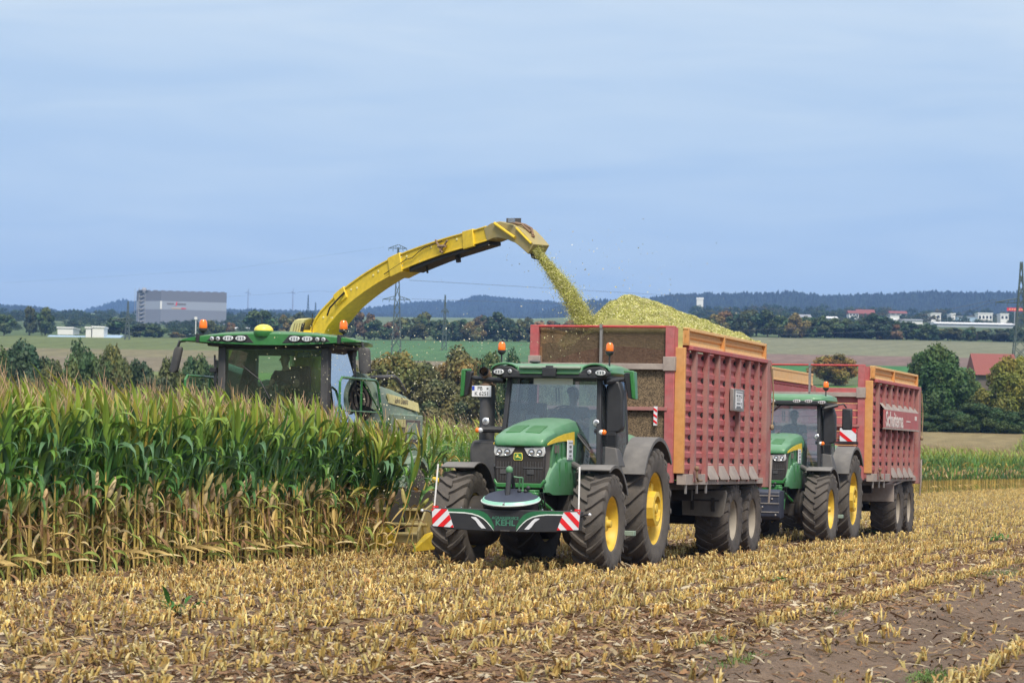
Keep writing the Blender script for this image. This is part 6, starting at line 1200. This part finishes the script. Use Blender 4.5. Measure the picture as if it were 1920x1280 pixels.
GR = [(.045, .080, .028), (.060, .095, .032), (.038, .066, .030), (.075, .095, .032), (.055, .075, .036)]; AU = [(.15, .125, .04), (.12, .085, .04), (.11, .105, .04), (.15, .10, .05)]
rt = np.random.default_rng(5)
# right hedgerow
px = 1322
while px < 1915:
    w_ = rt.uniform(24, 44); top = np.interp(px, [1322, 1400, 1500, 1560, 1640, 1700, 1760, 1830, 1915], [590, 584, 586, 594, 588, 598, 614, 618, 617])+rt.uniform(-7, 7)
    tree(('far', int(rt.integers(0, 5))), px, 915+rt.uniform(-10, 22), top, w_*1.25, GR[rt.integers(0, 5)] if rt.random() < .88 else AU[rt.integers(0, 4)], 'dark green tree in the long hedgerow below the town at right', 'trees of the right hedgerow'); px += w_*.52
px = 588
while px < 1068:
    w_ = rt.uniform(22, 40); top = np.interp(px, [588, 680, 720, 800, 870, 930, 980, 1068], [600, 584, 604, 590, 600, 590, 596, 602])+rt.uniform(-8, 8)
    tree(('far', int(rt.integers(0, 5))), px, 915+rt.uniform(-8, 25), top, w_*1.25, GR[rt.integers(0, 5)] if rt.random() < .78 else AU[rt.integers(0, 4)], 'autumn toned tree in the row behind the harvester spout', 'trees in the row behind the spout'); px += w_*.62
for px, top, w_, k, lab in ((6, 588, 36, 0, 'tree cut by the left edge of the picture'), (55, 574, 26, 1, 'slender dark tree, left one of a pair'), (84, 576, 30, 1, 'slender dark tree, right one of a pair'), (222, 594, 46, 0, 'bushy tree beside the small pylon left of the warehouse'), (262, 606, 34, 2, 'low tree in front of the warehouse left corner'), (288, 607, 38, 4, 'broad low tree in front of the warehouse'), (393, 600, 38, 4, 'dull tree at the right foot of the warehouse'), (432, 603, 16, 0, 'small reddish tree right of the warehouse'), (489, 579, 50, 0, 'round dark green tree right of the warehouse'), (535, 590, 30, 2, 'pale autumn tree left of the spout foot'), (565, 585, 40, 4, 'grey green tree just left of the spout foot'), (143, 628, 18, 3, 'low dark tree among the white sheds'), (330, 622, 22, 0, 'small yellowish tree below the warehouse wall'), (352, 616, 26, 3, 'green shrub under the left orange beacon')):
    tree(('far', k), px, 900+rt.uniform(0, 20), top, w_*1.15, AU[3] if 'reddish' in lab else AU[0] if 'autumn' in lab or 'yellowish' in lab else GR[rt.integers(0, 5)], lab)
# far woodland around the town as one mass
def mass(name, n, xr, tops, dr, hpx, label, cols):
    c = []; V, F, C = [], [], []; Vt, Ft, Ct = TREES[('far', 3)][0]; Vt = Vt[:2400]; Ft = Ft[:600]; Ct = Ct[:600]
    x = rt.uniform(*xr, n); d = rt.uniform(*dr, n); z = zter(d, np.arctan((x-960)/FPX))-1; h = rt.uniform(*hpx, n)/FPX*d; T_ = np.stack([d*(x-960)/FPX, d, z], -1); M = rotz(rt.uniform(0, 6.28, n)); M[:, :2] *= (h*1.4)[:, None, None]; M[:, 2, 2] = h
    cc = np.array(cols)[rt.integers(0, len(cols), n)]; Vv = np.einsum('nij,pj->npi', M, Vt)+T_[:, None]; Ff = Ft[None]+(np.arange(n)*len(Vt))[:, None, None]; Cc = Ct[None]*cc[:, None]*1.0
    tag(npobj(name, Vv.reshape(-1, 3), Ff.reshape(-1, 4), Cc.reshape(-1, 3), 'chaff'), label, 'woodland', kind='stuff')
mass('far_woodland', 260, (1300, 1950), None, (1500, 2300), (12, 26), 'distant trees massed among the houses of the town', GR[:3]+[(.10, .10, .035)])
mass('far_woodland', 620, (-60, 640), None, (960, 2200), (9, 20), 'distant trees massed along the industrial estate', GR[:3])
# bushes and trees in the dip behind the maize
LB = ['tall dark bushy tree cut by the left picture edge', 'broad green bushy tree below the pair of slender trees', 'lower green bush between two taller trees at left', 'rounded bushy tree below the white storage blocks', 'leafy bushy tree below the small pylon', 'green bush below the left half of the warehouse', 'green bush below the right half of the warehouse', 'dark bush just left of the harvester left mirror', 'low dark bush under the rounded one at left', 'low green bush close to the left edge above the tassels', 'dark bush half hidden by the harvester left mirror']
for (px, top, w_, k, c), lab in zip(((-10, 640, 90, 1, 0), (38, 634, 110, 0, 2), (100, 668, 80, 3, 3), (152, 634, 76, 0, 1), (212, 640, 70, 4, 3), (262, 668, 80, 3, 2), (318, 664, 90, 3, 3), (372, 655, 84, 1, 0), (190, 680, 90, 3, 0), (60, 680, 90, 3, 2), (420, 665, 80, 1, 2)), LB):
    tree(('mid', k), px, 235+rt.uniform(-8, 18), top, w_*1.15, GR[c], lab)
for px in range(-20, 480, 42): tree(('mid', 3), px+rt.uniform(-8, 8), 222+rt.uniform(-4, 6), 706+rt.uniform(-8, 8), 80, GR[rt.integers(0, 5)], 'low green bush of the hedge line right behind the maize tassels', 'low bushes of the hedge line behind the tassels', name='bush')
for px, top, w_, k, c, lab in ((655, 672, 70, 3, (.10, .11, .03), 'olive bush beside the harvester mirror'), (742, 650, 120, 1, (.13, .12, .03), 'large olive and yellow autumn tree right of the harvester'), (700, 700, 90, 3, (.07, .09, .03), 'low dark bush right of the harvester mirror'), (800, 672, 90, 3, (.08, .09, .035), 'dark gap filling tree between two autumn trees'), (866, 646, 110, 0, (.14, .115, .035), 'ochre autumn tree above the far maize'), (925, 655, 80, 4, (.05, .085, .03), 'green tree left of the leading tractor'), (965, 652, 60, 0, (.04, .075, .028), 'small dark green tree beside the left tractor beacon'), (830, 705, 120, 3, (.09, .095, .035), 'broad dull bush at the far maize edge'), (450, 690, 80, 3, (.05, .08, .03), 'dark green bush behind the harvester left mirror'), (915, 700, 110, 3, (.07, .08, .03), 'dark green bush by the exhaust of the leading tractor')):
    tree(('mid', k), px, 250+rt.uniform(-8, 20), top, w_*1.15, c, lab)
tree(('near', 0), 1752, 305, 645, 118, (.055, .10, .028), 'large dense green tree right of the second trailer', sink=.8); tree(('near', 2), 1808, 312, 688, 74, (.075, .115, .03), 'smaller green tree leaning against the large one at right'); tree(('near', 0), 1890, 300, 668, 96, (.15, .15, .025), 'yellow green autumn tree in front of the red roofed barn', sink=.8); tree(('near', 2), 1925, 302, 664, 70, (.16, .17, .025), 'yellowing tree at the right edge of the picture')
tree(('mid', 0), 1568, 452, 662, 84, (.20, .13, .03), 'low orange brown tree above the second trailer'); tree(('near', 1), 1712, 300, 742, 70, (.06, .10, .03), 'green shrub close to the rear of the second trailer', name='bush')
for px, top, w_ in ((1830, 752, 80), (1868, 760, 80), (1905, 768, 80), (1790, 766, 70), (1940, 764, 70), (1750, 776, 60)): tree(('near', 1), px, 295, top, w_, (.05, .085, .028), 'low dark green bush in the hedge under the right hand trees', 'bushes of the hedge under the right hand trees', name='bush')

# ---------------------------------------------------------------- buildings
def house(name, label, cat, px0, px1, ytop, ybot, d, wall='wallw', roof='roofw', gable=0.0, depth=14, windows=0, face_wall=None, rz=0.0, parts=True):
    """building whose front spans px0..px1 at distance d; base is sunk to the terrain"""
    x0, x1 = d*(px0-960)/FPX, d*(px1-960)/FPX; zt, zb = zat((px0+px1)/2, ytop, d), zat((px0+px1)/2, ybot, d); zg = min(zb, float(zter(d, math.atan(x0/d)))-.5, float(zter(d, math.atan(x1/d)))-.5)
    W_, H_ = x1-x0, zt-zg; root = thing(name, label, cat, ((x0+x1)/2, d, zg), rz); zE = H_-gable*(zt-zb)
    b = MB(); b.box(-W_/2, W_/2, 0, depth, 0, zE); b.build('wall', wall, root, smooth=0)
    b = MB()
    if gable: b.prism([(-.6, zE-.1), (depth+.6, zE-.1), (depth/2, H_)], 0, -W_/2-.5, W_/2+.5)
    else: b.box(-W_/2-.3, W_/2+.3, -.3, depth+.3, zE, zE+max(.4, .12*(zt-zb)))
    b.build('roof', roof, root, smooth=0)
    for k in range(windows):
        b = MB(); c = -W_/2+W_*(k+.5)/windows; hw = W_/windows*.28; h0 = zE-(zE-(zb-zg))*.65; b.box(c-hw, c+hw, -.08, .05, h0, h0+(zE-(zb-zg))*.38); b.build('window', 'win', root, smooth=0)
    return root, W_, H_
# high bay warehouse
d = 1500; wx0, wx1 = 254.5, 422.5; x0, x1 = d*(wx0-960)/FPX, d*(wx1-960)/FPX; zt = zat(338, 546, d); zg = float(zter(d, -.13))-2
wh = thing('warehouse', 'huge windowless grey high-bay warehouse with a pale band and small lettering', 'warehouse', ((x0+x1)/2, d, zg), math.radians(7.5)); W_ = x1-x0; H_ = zt-zg; k_ = d/FPX
def hz(y): return zat(338, y, d)-zg
split = -W_/2+(300-254.5)*k_
for nm, za, zb_, m in (('dark_band', hz(565), H_, 'whband'), ('light_band', hz(580.5), hz(565), 'whlight'), ('lower_wall', 0, hz(580.5), 'whmid')):
    b = MB(); b.hexa([(-W_/2, 8, za), (split, 0, za), (split, 60, za), (-W_/2, 60, za), (-W_/2, 8, zb_), (split, 0, zb_), (split, 60, zb_), (-W_/2, 60, zb_)]); b.box(split, W_/2, 0, 60, za, zb_); b.build(nm, m, wh, smooth=0)
b = MB()
for k in range(12): x = -W_/2+W_*(k+.5)/12; b.box(x-1.2, x+1.2, 4, 8, H_, H_+.5)
b.build('roof_edge', 'whband', wh, smooth=0)
b = MB()
for k in range(9): z = H_*(k+.5)/9; b.box(-W_/2+1, -W_/2+5, 5.2, 7.5, z, z+.5)
for x in (-W_/2+1.2, -W_/2+4.8): b.box(x-.15, x+.15, 5, 5.4, 0, H_+1.5)
for k in range(9): z = H_*k/9; b.tube([(-W_/2+1.2, 5.1, z), (-W_/2+4.8, 5.1, z+H_/9)], .12, 4)
b.box(-W_/2-1.0, -W_/2-.8, 8, 8.2, H_*.4, H_+1.2); b.build('stair_tower', 'roofg', wh, smooth=0)
b = MB(); b.lathe([(1.3, H_), (1.3, H_+1.2), (.6, H_+2.0), (.001, H_+2.1)], (-W_/2+3.8, 12, 0), 2, 12); b.build('roof_vent', 'roofg', wh)
b = MB(); b.box(split-.4, split+.5, -.15, 0, hz(580), hz(565)); b.build('pale_joint', 'wallw', wh, smooth=0)
text_mesh('wall_lettering', 'HUBERT', 1.45, 'gside', wh, ((317.5-338.5)*k_, -.1, hz(569.7)), (PI/2, 0, 0), .02, sx=.85) if 0 else None
b = MB()
for s0, s1 in ((311, 313.2), (313.9, 316), (316.7, 318.8), (319.6, 321.6), (322.2, 324)): b.box((s0-338.5)*k_, (s1-338.5)*k_, -.2, -.05, hz(571), hz(568.4))
for s0, s1 in ((330.5, 332.6), (333.3, 335.5), (336.2, 338.6), (339.3, 341.6), (342.3, 344.2), (344.8, 346.6)): b.box((s0-338.5)*k_, (s1-338.5)*k_, -.2, -.05, hz(571.2), hz(568.6))
b.build('wall_lettering', 'gside', wh, smooth=0)
b = MB(); b.prism([((327-338.5)*k_, hz(573)), ((329.5-338.5)*k_, hz(573)), ((330.5-338.5)*k_, hz(565.8)), ((329-338.5)*k_, hz(565.8))], 1, -.2, -.05); b.box((338-338.5)*k_, (347-338.5)*k_, -.2, -.05, hz(579), hz(577.2)); b.build('red_emblem', 'refr', wh, smooth=0)
b = MB(); b.box((320-338.5)*k_, (337-338.5)*k_, -.2, -.05, hz(578.6), hz(577.6)); b.build('pale_underline', 'lorange', wh, smooth=0)
house('tower', 'white square tower standing alone before the right ridge', 'tower', 1305.5, 1317.5, 561, 590, 2300, depth=6, windows=0)
house('house', 'white gabled house with large red roof on the right horizon', 'house', 1592, 1610, 581, 594, 1750, roof='rred', gable=.45, windows=3); house('barn', 'long building with dull red roof beside the white gabled house', 'barn', 1608, 1640, 579, 592, 1800, 'rred', 'rred', .7)
for a in (('house', 'small house with red roof between the trees of the town', 'house', 1669, 1700, 582, 592, 1900, 'wallw', 'rred', .5, 12, 3), ('shed', 'low white roofed shed left of the red roofed house', 'shed', 1548, 1570, 592, 600, 1500, 'wallg', 'roofw', .5), ('shed', 'small white shed under the trees of the town', 'shed', 1669, 1686, 591, 596, 1500, 'wallw', 'roofg', 0), ('house', 'white flat building with grey side, left of the long hall', 'building', 1745, 1764, 588, 600, 1600, 'wallw', 'roofw', 0, 12, 2), ('tower', 'slim white block standing above the long hall', 'tower', 1783, 1791, 589, 604, 1600, 'wallw', 'roofw', 0), ('factory', 'grey blue flat hall behind the long white roof', 'factory', 1795, 1832, 594, 604, 1620, 'wallb', 'roofg', 0), ('house', 'white office block with blue windows', 'office', 1834, 1861, 588, 602, 1640, 'wallw', 'roofw', 0, 12, 4), ('house', 'small white block right of the office', 'building', 1876, 1891, 589, 602, 1640, 'wallw', 'roofw', 0, 12, 2), ('factory', 'very long low hall with white roof in the town', 'factory', 1757, 1905, 602, 614, 1450, 'wallg', 'roofw', .45, 30, 0), ('shed', 'bright white roof of a shed close to the hedgerow', 'shed', 1824, 1849, 622, 629, 1150, 'roofw', 'roofw', .6), ('shed', 'grey roofed shed above the hedgerow trees', 'shed', 1488, 1520, 588, 598, 1500, 'wallg', 'roofg', .6), ('shed', 'white shed with pale roof left in the town', 'shed', 1662, 1680, 596, 603, 1450, 'wallw', 'roofw', .4), ('shed', 'long pale low shed behind the hedgerow', 'shed', 1690, 1730, 597, 604, 1450, 'wallw', 'roofg', .4),
          ('factory', 'white box shaped hall left of the tanks', 'factory', 107, 136, 615, 626, 950, 'wallw', 'roofw', 0), ('silo', 'white rounded storage block, left of two', 'silo', 160, 170, 615, 635, 888, 'wallw', 'roofw', 0, 5), ('silo', 'white storage block with grey seams, right of two', 'silo', 172, 194, 614, 636, 888, 'wallw', 'roofw', 0, 8, 0), ('shed', 'long pale blue roofed shed in the industrial estate', 'shed', 88, 158, 627, 638, 888, 'wallb', 'wallb', .6), ('shed', 'blue roofed shed right of the white blocks', 'shed', 197, 222, 626, 637, 888, 'wallb', 'wallb', .6), ('shed', 'pale shed behind the pair of slender trees', 'shed', 36, 62, 630, 640, 888, 'wallw', 'roofw', .5), ('factory', 'low white roofed hall right of the warehouse', 'factory', 408, 470, 612, 622, 1200, 'wallw', 'roofw', .3), ('shed', 'small blue roofed shed below the warehouse', 'shed', 338, 352, 623, 632, 1000, 'wallb', 'wallb', .5), ('house', 'small red roofed house behind the row of trees left of the trailer', 'house', 905, 928, 600, 610, 1300, 'wallw', 'rred', .5, 10, 2), ('house', 'little white house with red roof beside the left trailer post', 'house', 936, 958, 599, 611, 1300, 'wallw', 'rred', .5, 10, 2)):
    house(*a)
house('barn', 'barn with big red tiled roof behind the yellowing trees at right', 'barn', 1836, 1906, 661, 745, 415, 'wallbl', 'rred', .49, 9, 0)
r_ = thing('billboard', 'red sign board on posts above the town roofs', 'sign', (1450*(1905-960)/FPX, 1450, zat(1905, 600, 1450))); k_ = 1450/FPX; b = MB(); b.box(-17*k_, 17*k_, 0, .5, 17*k_, 23*k_); b.build('board', 'refr', r_); b = MB(); b.box(-3*k_, -1.6*k_, 0, .5, -8*k_, 17*k_); b.box(1.6*k_, 3*k_, 0, .5, -8*k_, 17*k_); b.build('post', 'roofg', r_)
b = MB()
for k in range(6): b.box((-13+k*4.6)*k_, (-10.4+k*4.6)*k_, -.1, .0, 18.6*k_, 21.4*k_)
b.build('board_mark', 'lorange', r_)
# ---------------------------------------------------------------- pylons, turbines, masts, cables
def pylon(label, px, top, base, d, arms, wpx, thick, twin=False, leanfix=ROLL):
    zg, zt = zat(px, base, d), zat(px, top, d); H_ = zt-zg; k = d/FPX; root = thing('pylon', label, 'pylon', (d*(px-960)/FPX, d, zg-.5)); root.rotation_euler = (0, leanfix*-1*0, 0)
    w0, w1 = wpx*k/2, .06*wpx*k; b = MB(); lv = 9
    hw = lambda t: w0*(1-t)**1.25*.85+w1+(.15*w0)*(1-t)
    for sx in (-1, 1):
        for sy in (-1, 1): b.tube([(sx*hw(t), sy*hw(t), H_*t) for t in np.linspace(0, 1, 10)], thick, 4)
    for i in range(lv):
        t0, t1 = i/lv, (i+1)/lv
        for sy in (-1, 1): b.tube([(-hw(t0), sy*hw(t0), H_*t0), (hw(t1), sy*hw(t1), H_*t1)], thick*.6, 4); b.tube([(hw(t0), sy*hw(t0), H_*t0), (-hw(t1), sy*hw(t1), H_*t1)], thick*.6, 4)
        for sx in (-1, 1): b.tube([(sx*hw(t0), -hw(t0), H_*t0), (sx*hw(t1), hw(t1), H_*t1)], thick*.6, 4)
    b.build('mast', 'galv', root, smooth=0)
    for y, l0, l1 in arms:
        z = zat(px, y, d)-zg; g = MB()
        for s, l_ in ((-1, l0), (1, l1)):
            if not l_: continue
            e = s*l_*k; t = min(z/H_, 1); g.tube([(s*hw(t)*.5, 0, z+1.0*thick*8), (e, 0, z)], thick*.8, 4); g.tube([(s*hw(t)*.5, .4, z), (e, 0, z)], thick*.8, 4)
            for q in (.25, .5, .75): g.tube([(e*q, 0, z), (e*q, 0, z+thick*8*(1-q))], thick*.5, 4)
            for q in (1.0, .55): g.tube([(e*q, 0, z), (e*q, 0, z-thick*6)], thick*.6, 4)
        g.build('crossarm', 'galv', root, smooth=0)
    return root
pylon('tall lattice pylon standing behind the yellow spout', 743, 459, 672, 660, [(557, 27, 24), (461, 18, 16)], 17, .105)
pylon('lattice pylon at the right edge of the picture, with a wide crossarm', 1914, 484, 690, 430, [(561, 47, 40)], 27, .085); pylon('faint slim lattice pylon between spout and trailer', 833, 549, 668, 760, [(580, 7, 7)], 9, .11); pylon('small lattice pylon left of the warehouse', 238, 561, 640, 860, [(598, 30, 14)], 9, .12)
for px, lab in ((463, 'tiny wind turbine on the horizon right of the warehouse'), (547, 'tiny wind turbine on the horizon, second from the warehouse')):
    d = 6000; k = d/FPX; root = thing('wind_turbine', lab, 'wind turbine', (d*(px-960)/FPX, d, zat(px, 592, d))); b = MB(); b.tube([(0, 0, 0), (0, 0, 45*k)], [1.6, .9], 6); b.build('tower', 'wallg', root)
    for a in (.2, 2.3, 4.4): b = MB(); b.tube([(0, -2, 45*k), (12*math.sin(a)*k*.7, -2, 45*k+12*math.cos(a)*k*.7)], [.9, .3], 4); b.build('blade', 'wallg', root)
for px, top, lab in ((576, 552, 'thin lattice radio mast on the horizon left of the spout'), (590, 566, 'short lattice mast on the horizon close to the spout')): pylon(lab, px, top, 600, 3800, [], 5, .45).name = 'radio_mast'
r_ = thing('floodlight_mast', 'white street mast in front of the warehouse wall', 'mast', (940*(366-960)/FPX, 940, zat(366, 630, 940))); b = MB(); b.tube([(0, 0, 0), (0, 0, 36*940/FPX)], .16, 6); b.build('pole', 'wallw', r_); b = MB(); b.box(-.45, .45, -.3, .3, 31*940/FPX, 36*940/FPX); b.build('lamp_head', 'wallw', r_)
def cable(pts_, label, r_=.05, sag=.0):
    b = MB(); P = [Vector((d*(px-960)/FPX, d, zat(px, y, d))) for px, y, d in pts_]; fine = []
    for a, c in zip(P[:-1], P[1:]):
        for t in np.linspace(0, 1, 10)[:-1]: fine.append(tuple(a.lerp(c, t)+Vector((0, 0, -sag*4*t*(1-t)))))
    fine.append(tuple(P[-1])); b.tube(fine, r_, 4, cap=False); o = b.build('power_cable', 'cable', smooth=0); tag(o, label, 'cable')
cable([(765, 525, 660), (960, 536, 800), (1300, 556, 1000)], 'power cable running right from the tall pylon over the stream', .045); cable([(770, 560, 660), (980, 567, 800), (1250, 575, 1000)], 'lower power cable running right from the tall pylon', .035)
cable([(716, 463, 660), (420, 505, 760), (0, 530, 860)], 'upper power cable running left from the tall pylon over the warehouse', .012); cable([(716, 557, 660), (600, 545, 800), (423, 556, 1000)], 'power cable running left from the pylon towards the warehouse', .02)
cable([(1868, 561, 430), (1650, 607, 560), (1420, 618, 640), (1330, 622, 700)], 'power cable running left from the right hand pylon crossarm', .03); cable([(1868, 565, 430), (1700, 620, 560), (1440, 628, 640)], 'lower power cable crossing the right hedgerow', .03)
# ---------------------------------------------------------------- haze (one closed box of even air)
hb_ = MB(); hb_.box(-2600, 2600, -60, 7400, -1.4, 345); hm = bpy.data.materials.new('air_haze'); hm.use_nodes = True; t = hm.node_tree; t.nodes.clear(); o_ = t.nodes.new('ShaderNodeOutputMaterial'); v = t.nodes.new('ShaderNodeVolumePrincipled'); v.inputs['Color'].default_value = (.27, .50, 1.0, 1); v.inputs['Density'].default_value = HAZE; v.inputs['Anisotropy'].default_value = .0; t.links.new(v.outputs[0], o_.inputs['Volume'])
ho = hb_.build('haze', hm, smooth=0); tag(ho, 'thin blue air haze over the distant hills', 'haze', kind='stuff')
